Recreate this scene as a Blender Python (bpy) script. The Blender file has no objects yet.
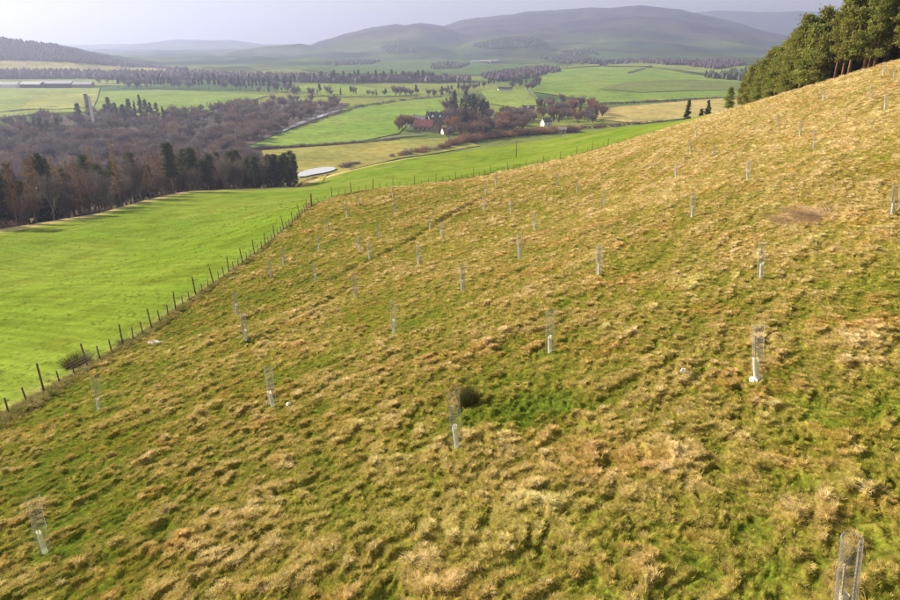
import bpy, math, random
import numpy as np
from mathutils import Vector, Matrix, geometry

random.seed(7); np.random.seed(7)
sc = bpy.context.scene
col = sc.collection

# ------------------------------------------------------------------ camera
F_PX = 690.0                      # focal length in pixels of the 900 x 600 photograph
PITCH = math.atan(260 / F_PX)     # looking down; the level horizon is near row 40
cam_d = bpy.data.cameras.new('camera')
cam_d.sensor_width = 36.0
cam_d.lens = F_PX / 900 * 36.0
cam_d.clip_start = 0.1
cam_d.clip_end = 60000
cam = bpy.data.objects.new('camera', cam_d)
cam.rotation_euler = (math.pi / 2 - PITCH, 0, 0)
col.objects.link(cam)
sc.camera = cam

# ------------------------------------------------------------------ sky, sun, exposure
SUN_AZ, SUN_EL = math.radians(-62), math.radians(25)   # left of the view direction
world = bpy.data.worlds.new('World'); sc.world = world; world.use_nodes = True
wn = world.node_tree; wn.nodes.clear()
w_out = wn.nodes.new('ShaderNodeOutputWorld')
w_bg = wn.nodes.new('ShaderNodeBackground'); w_bg.inputs['Strength'].default_value = 0.05
sky = wn.nodes.new('ShaderNodeTexSky'); sky.sky_type = 'NISHITA'; sky.sun_disc = False
sky.sun_elevation = SUN_EL; sky.sun_rotation = SUN_AZ
sky.air_density = 1.0; sky.dust_density = 2.0; sky.ozone_density = 1.0; sky.altitude = 250
# a thin, even veil of cloud over the whole sky
veil = wn.nodes.new('ShaderNodeMixRGB'); veil.blend_type = 'MIX'
veil.inputs['Color2'].default_value = (5.7, 5.35, 4.9, 1)
tc = wn.nodes.new('ShaderNodeTexCoord')
mp = wn.nodes.new('ShaderNodeMapping'); mp.inputs['Scale'].default_value = (1.2, 1.2, 5)
nz = wn.nodes.new('ShaderNodeTexNoise'); nz.inputs['Scale'].default_value = 2.2; nz.inputs['Detail'].default_value = 5
rmp = wn.nodes.new('ShaderNodeMapRange')
rmp.inputs['From Min'].default_value = 0.3; rmp.inputs['From Max'].default_value = 0.7
rmp.inputs['To Min'].default_value = 0.62; rmp.inputs['To Max'].default_value = 0.95
wn.links.new(tc.outputs['Generated'], mp.inputs['Vector'])
wn.links.new(mp.outputs['Vector'], nz.inputs['Vector'])
wn.links.new(nz.outputs['Fac'], rmp.inputs['Value'])
wn.links.new(rmp.outputs['Result'], veil.inputs['Fac'])
wn.links.new(sky.outputs['Color'], veil.inputs['Color1'])
wn.links.new(veil.outputs['Color'], w_bg.inputs['Color'])
wn.links.new(w_bg.outputs['Background'], w_out.inputs['Surface'])

sun_d = bpy.data.lights.new('sun', 'SUN'); sun_d.energy = 5.0; sun_d.angle = math.radians(0.6)
sun_d.color = (1.0, 0.86, 0.68)
sun = bpy.data.objects.new('sun', sun_d); col.objects.link(sun)
to_sun = Vector((math.sin(SUN_AZ) * math.cos(SUN_EL), math.cos(SUN_AZ) * math.cos(SUN_EL), math.sin(SUN_EL)))
sun.rotation_euler = to_sun.to_track_quat('Z', 'Y').to_euler()
sun.location = to_sun * 60
sc.view_settings.view_transform = 'Standard'; sc.view_settings.look = 'None'
sc.view_settings.exposure = 1.6; sc.view_settings.gamma = 1.0
sc.cycles.use_denoising = True
sc.cycles.denoising_input_passes = 'RGB_ALBEDO_NORMAL'; sc.cycles.denoising_prefilter = 'NONE'   # fine grass and twigs stay crisp
sc.cycles.use_adaptive_sampling = False
sc.cycles.volume_bounces = 0
sc.cycles.max_bounces = 5; sc.cycles.diffuse_bounces = 2; sc.cycles.transparent_max_bounces = 6
sc.cycles.transmission_bounces = 3; sc.cycles.glossy_bounces = 2

# ------------------------------------------------------------------ helpers: pixels, noise
CP, SP = math.cos(PITCH), math.sin(PITCH)
def rays(px, py):
    cx = (np.asarray(px, float) - 450) / F_PX; cy = -(np.asarray(py, float) - 300) / F_PX
    d = np.stack([cx, CP + SP * cy, -SP + CP * cy], -1)
    return d / np.linalg.norm(d, axis=-1, keepdims=True)
def pr(px, py, r):                # a pixel and its distance -> point
    return rays(px, py) * r
_rs = np.random.RandomState(3)
_perm = np.concatenate([_rs.permutation(512)] * 3)
_ang = _rs.rand(512) * 2 * np.pi; _gx, _gy = np.cos(_ang), np.sin(_ang)
def perlin(x, y, seed=0):
    x = np.asarray(x, float) + seed * 17.31; y = np.asarray(y, float) - seed * 9.77
    xi = np.floor(x).astype(int); yi = np.floor(y).astype(int)
    xf, yf = x - xi, y - yi
    u = xf * xf * xf * (xf * (xf * 6 - 15) + 10); v = yf * yf * yf * (yf * (yf * 6 - 15) + 10)
    def g(ix, iy, dx, dy):
        h = _perm[_perm[ix & 511] + (iy & 511)]
        return _gx[h] * dx + _gy[h] * dy
    a = g(xi, yi, xf, yf); b = g(xi + 1, yi, xf - 1, yf)
    c = g(xi, yi + 1, xf, yf - 1); d = g(xi + 1, yi + 1, xf - 1, yf - 1)
    return ((a + (b - a) * u) + ((c + (d - c) * u) - (a + (b - a) * u)) * v) * 1.5
def fbm(x, y, n=4, seed=0):
    s = 0; a = 1; t = 0
    for k in range(n):
        s = s + a * perlin(x * 2 ** k, y * 2 ** k, seed + k); t += a; a *= 0.5
    return s / t
def sstep(a, b, x):
    t = np.clip((x - a) / (b - a), 0, 1); return t * t * (3 - 2 * t)

# ------------------------------------------------------------------ terrain
PLANE = (0.217, -0.164, -8.14)
ctrl = []
for x in (-19, 0, 20):
    for y in (-60, -25, 0, 22, 45):
        ctrl.append((x, y, PLANE[0] * x + PLANE[1] * y + PLANE[2]))
for x in (45, 90):
    for y in (-60, 0, 40):
        ctrl.append((x, y, PLANE[0] * x + PLANE[1] * y + PLANE[2] + (x - 20) * 0.02))
FENCE_X = -22.4
ctrl += [(FENCE_X, 20, -16.4), (FENCE_X, 34.4, -18.5), (FENCE_X, 54, -21.0), (FENCE_X, 72, -22.8), (-21.8, 107, -24.6)]
EDGE_PX = [(350, 194, 118), (400, 188, 125), (450, 182, 131), (500, 173, 140), (560, 160, 150), (620, 143, 162),
           (660, 131, 178), (700, 119, 200), (740, 107, 225)]
for q in EDGE_PX: ctrl.append(tuple(pr(*q)))
for q in [(800, 90, 165), (860, 73, 152), (900, 60, 146), (815, 149, 78), (748, 181, 64), (603, 207, 82), (420, 265, 60), (355, 299, 51)]:
    ctrl.append(tuple(pr(*q)))
FIELD_PX = [(-150, 246, 195), (0, 229, 203), (100, 213, 220), (190, 191, 275), (285, 187, 292), (312, 186, 294),
            (350, 172, 300), (400, 160, 305), (450, 153, 318), (500, 147, 330), (570, 138, 335), (640, 128, 335)]
for q in FIELD_PX: ctrl.append(tuple(pr(*q)))
ctrl.append(tuple(pr(516, 157, 262))); ctrl.append(tuple(pr(100, 300, 78))); ctrl.append(tuple(pr(200, 240, 122)))
def azp(a, r, z): return (r * math.sin(math.radians(a)), r * math.cos(math.radians(a)), z)
ctrl += [azp(-60, 420, -90), azp(-40, 440, -90), azp(-25, 440, -92), azp(-12, 440, -94), azp(0, 450, -94), azp(8, 460, -92),
         azp(16, 470, -88), azp(24, 440, -70), azp(30, 380, -48), azp(40, 400, -20), azp(60, 300, 20), azp(90, 300, 48),
         azp(120, 300, 60), azp(180, 220, 20), azp(-90, 200, -52), azp(-90, 420, -88), azp(-135, 320, -40), azp(45, 220, -2)]
ctrl = np.array(ctrl)
_S = 100.0
def _U(r2): return 0.5 * r2 * np.log(r2 + 1e-12)
_cx, _cy = ctrl[:, 0] / _S, ctrl[:, 1] / _S
_n = len(ctrl)
_K = _U((_cx[:, None] - _cx) ** 2 + (_cy[:, None] - _cy) ** 2) + np.eye(_n) * 0.002
_P = np.c_[np.ones(_n), _cx, _cy]
_A = np.block([[_K, _P], [_P.T, np.zeros((3, 3))]])
_w = np.linalg.solve(_A, np.r_[ctrl[:, 2], 0, 0, 0])
def Zn(x, y):
    x = np.asarray(x, float); y = np.asarray(y, float)
    r = np.hypot(x, y); k = np.minimum(1, 450 / np.maximum(r, 1e-6))
    X, Y = x * k / _S, y * k / _S
    z = _w[_n] + _w[_n + 1] * X + _w[_n + 2] * Y
    for i in range(_n): z = z + _w[i] * _U((X - _cx[i]) ** 2 + (Y - _cy[i]) ** 2)
    return z - 0.25 * np.maximum(0, r - 450)
VALLEY = -85.0
def outline(pts):
    p = np.array(pts, float); d = rays(p[:, 0], p[:, 1])
    return np.arctan2(d[:, 0], d[:, 1]), d[:, 2] / np.hypot(d[:, 0], d[:, 1])
HILLS = [  # outline pixels, crest distance, foot distance, back distance, base level, end levels
    ([(-330, 60), (-200, 40), (-60, 33), (0, 37), (25, 42), (50, 43), (75, 47), (100, 54), (130, 63), (180, 68), (240, 73), (320, 80)], 2700, 1750, 4200, -85),
    ([(-300, 60), (0, 52), (90, 53), (120, 46), (170, 40), (230, 40), (260, 44), (330, 50), (420, 70)], 9000, 7000, 11500, -90),
    ([(150, 74), (190, 66), (215, 57), (240, 50), (262, 46), (285, 44), (300, 43), (312, 46), (330, 50), (352, 54), (390, 61), (430, 70)], 4700, 3300, 6000, -90),
    ([(270, 60), (300, 50), (318, 42), (330, 39), (345, 34), (372, 28), (395, 24.5), (405, 25.5), (420, 23), (438, 25), (452, 29), (475, 37), (500, 45), (540, 56), (580, 68)], 5600, 2600, 7200, -90),
    ([(380, 50), (410, 38), (440, 27), (462, 20), (478, 18), (500, 16), (512, 15.5), (525, 12.5), (560, 10.5), (590, 8), (610, 8.5), (640, 6), (665, 8), (680, 9.5), (695, 14), (710, 17), (740, 24), (765, 31), (790, 36), (850, 44), (1000, 60)], 7000, 2400, 9000, -90),
    ([(520, 70), (560, 52), (590, 41), (620, 33), (650, 30), (680, 30), (705, 33), (730, 38), (760, 45), (800, 52), (860, 66)], 5200, 2900, 6600, -90),
    ([(420, 62), (450, 52), (470, 43), (500, 37), (530, 36), (550, 43), (580, 52), (610, 62)], 3900, 3100, 4700, -90),
    ([(560, 44), (640, 20), (690, 13), (720, 10), (760, 12), (800, 11), (850, 14), (1000, 10), (1300, 30)], 10500, 8600, 12500, -90),
]
HILLS = [(outline(h[0]),) + h[1:] for h in HILLS]
def Zv(x, y):
    x = np.asarray(x, float); y = np.asarray(y, float); shp = x.shape; x = x.ravel(); y = y.ravel()
    r = np.hypot(x, y); z = VALLEY + 1.2 * perlin(x / 260, y / 260, 5)
    f = r > 880
    if f.any():
        xf, yf, rf = x[f], y[f], r[f]; az = np.arctan2(xf, yf); zf = z[f] + 16 * sstep(0.02, 0.3, az) * sstep(900, 2300, rf)
        rel = np.zeros_like(rf); g = rf > 1700
        if g.any(): rel[g] = fbm(xf[g] / 600, yf[g] / 600, 5, 11) * 50 + (0.25 - np.abs(fbm(xf[g] / 520, yf[g] / 520, 3, 13))) * 55
        for (ha, ht), R, r0, r1, zb in HILLS:
            g = (rf > r0) & (rf < r1)
            if not g.any(): continue
            q = rf[g]; crest = np.maximum(R * np.interp(az[g], ha, ht), zb)
            p = np.where(q < R, sstep(r0, R, q), sstep(r1, R, q)); p = np.where(q < R, 0.5 * p + 0.5 * p ** 1.6, p)
            zh = zb + (crest - zb) * p + rel[g] * np.clip(p * (1.06 - p) * 3, 0, 1)
            k = 4.0; z0 = zf[g]; zf[g] = np.maximum(z0, zh) + k * np.log1p(np.exp(-np.abs(z0 - zh) / k)) - k * np.log(2) * np.exp(-np.abs(z0 - zh) / k)
        z[f] = zf
    return z.reshape(shp)
def Z(x, y):
    x = np.asarray(x, float); y = np.asarray(y, float); k = 3.0
    nr = (x * x + y * y) < 760 ** 2
    a = np.full(x.shape, -1e3); b = np.asarray(Zv(x, y), float)
    if x.ndim == 0: a = Zn(x, y) if nr else a
    else: a[nr] = Zn(x[nr], y[nr])
    m = np.maximum(a, b); m = m + k * np.log1p(np.exp(-np.abs(a - b) / k)) * (np.abs(a - b) < 20)
    t = np.arctan2(x, y); r = np.hypot(x, y)     # the plantation stands below the brow of the pasture
    return m - 6.0 * sstep(-1.3, -1.1, t) * (1 - sstep(-0.24, -0.205, t)) * sstep(0, 16, r - field_r(t)) * (1 - sstep(350, 480, r))
_T = 4.0 * (14000 / 4.0) ** (np.arange(900) / 899.0)
def at_many(px, py):              # pixels -> points of the ground they show
    d = rays(px, py).reshape(-1, 3); out = np.zeros_like(d)
    for i0 in range(0, len(d), 400):
        dd = d[i0:i0 + 400]
        P = dd[:, None, :] * _T[None, :, None]
        below = P[..., 2] < Z(P[..., 0], P[..., 1])
        k = np.argmax(below, 1); k[~below.any(1)] = len(_T) - 1
        lo, hi = _T[np.maximum(k - 1, 0)], _T[k]
        for _ in range(18):
            mid = (lo + hi) / 2; Q = dd * mid[:, None]
            b = Q[:, 2] < Z(Q[:, 0], Q[:, 1])
            hi = np.where(b, mid, hi); lo = np.where(b, lo, mid)
        out[i0:i0 + 400] = dd * hi[:, None]
    return out
def at(px, py): return at_many([px], [py])[0]
def at_r(px, r):                  # azimuth of a pixel column (near the horizon) and a ground distance
    d = rays(px, 60); h = math.hypot(d[0], d[1]); x, y = d[0] / h * r, d[1] / h * r
    return np.array([x, y, float(Z(x, y))])

# ------------------------------------------------------------------ helpers: objects, materials
def tag(o, label=None, cat=None, group=None, kind=None):
    if label: o['label'] = label
    if cat: o['category'] = cat
    if group: o['group'] = group
    if kind: o['kind'] = kind
    return o
def link(name, mesh, parent=None, mat=None):
    o = bpy.data.objects.new(name, mesh); col.objects.link(o)
    if mat is not None and mesh is not None and not mesh.materials: mesh.materials.append(mat)
    if parent is not None: o.parent = parent
    return o
def empty(name, loc, rz=0.0, tilt=(0, 0)):
    o = bpy.data.objects.new(name, None); col.objects.link(o); o.empty_display_size = 0.3
    o.location = [float(v) for v in loc]; o.rotation_euler = (tilt[0], tilt[1], rz); return o
def mesh_np(name, v, f, smooth=True):     # f: (n, 3) or (n, 4) int array
    v = np.asarray(v, np.float32); f = np.asarray(f, np.int32); m = bpy.data.meshes.new(name)
    m.vertices.add(len(v)); m.vertices.foreach_set('co', v.ravel())
    k = f.shape[1]; m.loops.add(f.size); m.loops.foreach_set('vertex_index', f.ravel())
    m.polygons.add(len(f)); m.polygons.foreach_set('loop_start', np.arange(0, f.size, k, dtype=np.int32))
    m.polygons.foreach_set('use_smooth', np.full(len(f), smooth))
    m.update(calc_edges=True); return m
def point_color(m, rgb, name='tint'):
    a = m.color_attributes.new(name, 'FLOAT_COLOR', 'POINT')
    a.data.foreach_set('color', np.c_[rgb, np.ones(len(rgb))].astype(np.float32).ravel())
def grid_faces(nu, nv):
    i = np.arange(nu * nv).reshape(nu, nv)
    return np.stack([i[:-1, :-1], i[1:, :-1], i[1:, 1:], i[:-1, 1:]], -1).reshape(-1, 4)
class MB:                                  # collects simple solids into one mesh
    def __init__(s): s.v = []; s.f = []
    def add(s, v, f):
        n = len(s.v); s.v += [tuple(map(float, q)) for q in v]; s.f += [tuple(i + n for i in q) for q in f]; return s
    def box(s, cx, cy, z0, w, d, h, rz=0):
        c, q = math.cos(rz), math.sin(rz); V = []
        for z in (z0, z0 + h):
            for sx, sy in ((-1, -1), (1, -1), (1, 1), (-1, 1)):
                a, b = sx * w / 2, sy * d / 2; V.append((cx + a * c - b * q, cy + a * q + b * c, z))
        return s.add(V, [(3, 2, 1, 0), (4, 5, 6, 7), (0, 1, 5, 4), (1, 2, 6, 5), (2, 3, 7, 6), (3, 0, 4, 7)])
    def tube(s, pts, rad, n=6, cap=True):
        pts = [Vector(p) for p in pts]; V = []; Fc = []
        for i, p in enumerate(pts):
            t = (pts[min(i + 1, len(pts) - 1)] - pts[max(i - 1, 0)]).normalized()
            a = t.orthogonal().normalized() if abs(t.z) < 0.95 else Vector((1, 0, 0)); a = (a - t * a.dot(t)).normalized(); b = t.cross(a)
            r = rad[i] if hasattr(rad, '__len__') else rad
            for k in range(n):
                w = 2 * math.pi * k / n; V.append(p + (a * math.cos(w) + b * math.sin(w)) * r)
        for i in range(len(pts) - 1):
            for k in range(n): Fc.append((i * n + k, i * n + (k + 1) % n, (i + 1) * n + (k + 1) % n, (i + 1) * n + k))
        if cap: Fc += [tuple(range(n))[::-1], tuple((len(pts) - 1) * n + k for k in range(n))]
        return s.add(V, Fc)
    def mesh(s, name, smooth=False):
        m = bpy.data.meshes.new(name); m.from_pydata(s.v, [], s.f); m.update()
        if smooth: m.polygons.foreach_set('use_smooth', np.full(len(m.polygons), True))
        return m
def mat(name, rgb, rough=0.8, var=0.0, scale=5.0, translucent=0.0, spec=0.3, tint=None, objvar=0.0, bump=0.0, metallic=0.0, rgb2=None, fine=None):
    """procedural material: two tones mixed by noise, per-object variation, optional attribute tint"""
    m = bpy.data.materials.new(name); m.use_nodes = True; nt = m.node_tree; N = nt.nodes; L = nt.links
    b = N['Principled BSDF']; b.inputs['Roughness'].default_value = rough; b.inputs['Metallic'].default_value = metallic
    b.inputs['Specular IOR Level'].default_value = spec
    tcn = N.new('ShaderNodeTexCoord'); n1 = N.new('ShaderNodeTexNoise'); n1.inputs['Scale'].default_value = scale; n1.inputs['Detail'].default_value = 6
    L.new(tcn.outputs['Object'], n1.inputs['Vector'])
    c2 = rgb2 or tuple(max(0, c * (1 - var)) for c in rgb)
    mx = N.new('ShaderNodeMixRGB'); mx.inputs['Color1'].default_value = (*rgb, 1); mx.inputs['Color2'].default_value = (*c2, 1)
    rr = N.new('ShaderNodeMapRange'); rr.inputs['From Min'].default_value = 0.35; rr.inputs['From Max'].default_value = 0.65
    L.new(n1.outputs['Fac'], rr.inputs['Value']); L.new(rr.outputs['Result'], mx.inputs['Fac']); out = mx.outputs['Color']
    if fine:
        n3 = N.new('ShaderNodeTexNoise'); n3.inputs['Scale'].default_value = fine[0]; n3.inputs['Detail'].default_value = 4
        L.new(tcn.outputs['Object'], n3.inputs['Vector'])
        m3 = N.new('ShaderNodeMapRange'); m3.inputs['From Min'].default_value = 0.3; m3.inputs['From Max'].default_value = 0.7
        m3.inputs['To Min'].default_value = 1 - fine[1]; m3.inputs['To Max'].default_value = 1 + fine[1]; L.new(n3.outputs['Fac'], m3.inputs['Value'])
        h3 = N.new('ShaderNodeVectorMath'); h3.operation = 'SCALE'; L.new(out, h3.inputs[0]); L.new(m3.outputs['Result'], h3.inputs['Scale']); out = h3.outputs['Vector']
    if tint:
        at_ = N.new('ShaderNodeAttribute'); at_.attribute_type = tint; at_.attribute_name = 'tint'
        mm = N.new('ShaderNodeMixRGB'); mm.blend_type = 'MULTIPLY'; mm.inputs['Fac'].default_value = 1
        L.new(at_.outputs['Color'], mm.inputs['Color1']); L.new(out, mm.inputs['Color2']); out = mm.outputs['Color']
    if objvar:
        oi = N.new('ShaderNodeObjectInfo'); hs = N.new('ShaderNodeHueSaturation')
        a1 = N.new('ShaderNodeMapRange'); a1.inputs['To Min'].default_value = 1 - objvar; a1.inputs['To Max'].default_value = 1 + objvar
        a2 = N.new('ShaderNodeMapRange'); a2.inputs['To Min'].default_value = 0.5 - objvar * 0.08; a2.inputs['To Max'].default_value = 0.5 + objvar * 0.08
        L.new(oi.outputs['Random'], a1.inputs['Value']); L.new(a1.outputs['Result'], hs.inputs['Value'])
        L.new(oi.outputs['Random'], a2.inputs['Value']); L.new(a2.outputs['Result'], hs.inputs['Hue'])
        L.new(out, hs.inputs['Color']); out = hs.outputs['Color']
    L.new(out, b.inputs['Base Color'])
    if bump:
        bp = N.new('ShaderNodeBump'); bp.inputs['Strength'].default_value = bump; bp.inputs['Distance'].default_value = 0.05
        L.new(n1.outputs['Fac'], bp.inputs['Height']); L.new(bp.outputs['Normal'], b.inputs['Normal'])
    if translucent:
        tr = N.new('ShaderNodeBsdfTranslucent'); L.new(out, tr.inputs['Color'])
        ms = N.new('ShaderNodeMixShader'); ms.inputs['Fac'].default_value = translucent
        L.new(b.outputs['BSDF'], ms.inputs[1]); L.new(tr.outputs['BSDF'], ms.inputs[2]); L.new(ms.outputs['Shader'], N['Material Output'].inputs['Surface'])
    return m
M = {}
M['hill'] = mat('rough_grass_ground', (1, 1, 1), 0.95, 0.45, 3.0, spec=0.0, tint='GEOMETRY', bump=0.6, fine=(14, 0.35))
M['grass'] = mat('grass_blades', (1, 1, 1), 0.7, 0.2, 2.0, translucent=0.32, spec=0.06, tint='INSTANCER')
M['pasture'] = mat('pasture_grass', (1, 1, 1), 0.9, 0.18, 0.35, spec=0.0, tint='GEOMETRY', bump=0.5, fine=(3.0, 0.22))
M['land'] = mat('valley_land', (1, 1, 1), 0.95, 0.25, 0.02, spec=0.0, tint='GEOMETRY', fine=(0.15, 0.25))

# ------------------------------------------------------------------ the wide ground: valley and hills
HEDGE_AZ = np.array([math.atan2(FENCE_X, y) for y in (-80, -30, 0, 15, 30, 45, 60, 80, 95, 104)])
edge_pts = [(-21.8, 107.0)] + [tuple(pr(*q)[:2]) for q in EDGE_PX] + [(135, 290), (200, 300), (280, 200), (320, 60), (300, -120)]
EAZ = np.r_[[math.atan2(FENCE_X, y) for y in (-60, -30, -10, 0, 8, 15, 22, 30, 38, 46, 55, 65, 76, 88, 97)], [math.atan2(p[0], p[1]) for p in edge_pts]]
ERR = np.r_[[math.hypot(FENCE_X, y) for y in (-60, -30, -10, 0, 8, 15, 22, 30, 38, 46, 55, 65, 76, 88, 97)], [math.hypot(*p) for p in edge_pts]]
def fence_r(az):                  # distance of the hillside's edge; exact along the straight fence
    a = np.asarray(az, float); s = np.minimum(np.sin(a), -1e-3)
    r = np.interp(a, EAZ, ERR); a0 = math.atan2(-21.8, 107.0)
    return np.where((a < a0) & (a > -2.0), FENCE_X / s * (1 - 0.0), r)
fp = np.array([pr(*q) for q in FIELD_PX])
PAZ, PRR = np.arctan2(fp[:, 0], fp[:, 1]), np.hypot(fp[:, 0], fp[:, 1])
def field_r(az): return np.interp(az, np.r_[-2.2, PAZ, PAZ[-1] + 0.12], np.r_[230, PRR, PRR[-1] - 20])

az = np.radians(np.r_[np.arange(-180, -60, 4), np.arange(-60, -40, 1), np.arange(-40, 40.01, 0.2), np.arange(41, 60, 1), np.arange(60, 181, 4)])
rr = 2.0 * (14000 / 2.0) ** (np.arange(420) / 419.0)
AZ, RR = np.meshgrid(az, rr, indexing='ij')
X, Y = RR * np.sin(AZ), RR * np.cos(AZ)
ZZ = Z(X, Y)
lim = np.maximum(np.where(AZ < 0.5, field_r(AZ), 0), np.where(AZ > -2.0, fence_r(AZ), 0))
lim = np.where((AZ > -2.05) & (AZ < 1.9), lim, 0)
dip = np.clip((lim - 0.7 - RR) * 0.12, 0, 1.4)
ZZ = ZZ - dip - np.where(RR < 420, 0.12, 0)
nbig = fbm(X / 420, Y / 420, 4, 21); nmid = fbm(X / 130, Y / 130, 3, 22)
c_grass = np.array([0.17, 0.20, 0.045]); c_straw = np.array([0.34, 0.25, 0.105]); c_heath = np.array([0.036, 0.026, 0.031]); c_green = np.array([0.055, 0.105, 0.035])  # heath and green darkened to carry cloud shade on the far hills
c_litter = np.array([0.085, 0.065, 0.045])
w1 = sstep(-0.25, 0.35, nbig)[..., None]
C = c_grass * (1 - w1) + c_green * w1
hi = sstep(-62, 10, ZZ + 50 * nbig + 25 * nmid)[..., None] * sstep(3600, 5000, RR)[..., None]
near = (1 - sstep(330, 480, RR))[..., None]
pf = fbm(X / 330, Y / 330, 5, 23); h1 = sstep(-.12, .12, pf)[..., None]; h2 = sstep(0.05, .3, fbm(X / 240, Y / 240, 4, 24))[..., None]
hp = c_heath * 0.55 * (1 - h1) + np.array([0.062, 0.046, 0.042]) * h1; hp = hp * (1 - 0.7 * h2) + np.array([0.05, 0.075, 0.03]) * 0.7 * h2
C = C * (0.72 + 0.56 * sstep(-.2, .2, pf)[..., None]) * sstep(1500, 2400, RR)[..., None] + C * (1 - sstep(1500, 2400, RR)[..., None])
C = C * (1 - hi) + hp * hi
Cn = c_straw * (0.8 + 0.4 * sstep(-.4, .4, fbm(X / 9, Y / 9, 3, 30))[..., None])
wood = ((AZ < -0.21) & (RR < 700) & (RR > field_r(AZ) + 3))[..., None]
C = C * (1 - np.array([0.58, 0.52, 0.40]) * sstep(1600, 3400, RR)[..., None] * (1 - hi))  # cloud shade painted in: far land darkened and blued with distance
C = np.where(near > 0, C * (1 - near) + Cn * near, C)
C = np.where(wood, c_litter, C)
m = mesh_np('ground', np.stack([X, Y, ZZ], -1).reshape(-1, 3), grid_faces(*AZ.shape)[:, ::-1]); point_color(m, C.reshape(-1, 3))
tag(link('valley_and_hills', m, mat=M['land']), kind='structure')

# ------------------------------------------------------------------ the green pasture beyond the fence
pa = np.radians(np.r_[np.arange(-115, -45, 1.5), np.arange(-45, 30, 0.16)])
ps = np.linspace(0, 1, 330)
PA, PS = np.meshgrid(pa, ps, indexing='ij')
r0 = fence_r(PA) - 1.2; r1 = np.maximum(field_r(PA) + (7 + 12 * np.exp(-((PA + 0.17) / 0.06) ** 2)) * sstep(-0.24, -0.2, PA) + 0.8 * perlin(PA * 60, PA * 0, 9), r0 + 0.3)
PR = r0 * (r1 / r0) ** PS
X, Y = PR * np.sin(PA), PR * np.cos(PA)
ridge = perlin((X + 1.2 * Y) / 2.2, (Y - X) / 12, 41)
ZZ = Z(X, Y) + 0.05 * fbm(X / 2.0, Y / 2.0, 3, 42) + 0.025 * ridge - 0.10 * (1 - sstep(0, 1.5, PR - r0))
n1 = sstep(-.35, .35, fbm(X / 26, Y / 40, 4, 43))[..., None]; n2 = sstep(-.1, .5, fbm(X / 7, Y / 7, 3, 44))[..., None]
C = np.array([0.11, 0.172, 0.019]) * (1 - n1) + np.array([0.14, 0.188, 0.026]) * n1
C = C * (0.9 + 0.2 * sstep(-.3, .3, perlin((X + 1.3 * Y) / 1.1, (Y - X) / 30, 48))[..., None])
C = C * (1 - 0.3 * n2 * np.array([0.6, 0.75, 1.0]))
dull = (sstep(0.1, 0.5, fbm(X / 60, Y / 25, 3, 46)) * sstep(120, 200, PR))[..., None] * 0.5
C = C * (1 - dull) + np.array([0.20, 0.22, 0.05]) * dull
eg = sstep(0.955, 0.995, PS)[..., None] * (0.7 + 0.3 * n1)
C = C * (1 - eg) + np.array([0.42, 0.34, 0.16]) * eg
ng = (1 - sstep(0.5, 4.5, PR - fence_r(PA) + 2 * fbm(X / 2, Y / 2, 2, 47)))[..., None] * 0.85
C = C * (1 - ng) + np.array([0.27, 0.26, 0.08]) * ng
m = mesh_np('pasture', np.stack([X, Y, ZZ], -1).reshape(-1, 3), grid_faces(*PA.shape)[:, ::-1]); point_color(m, C.reshape(-1, 3))
tag(link('pasture_field', m, mat=M['pasture']), kind='structure')

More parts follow.
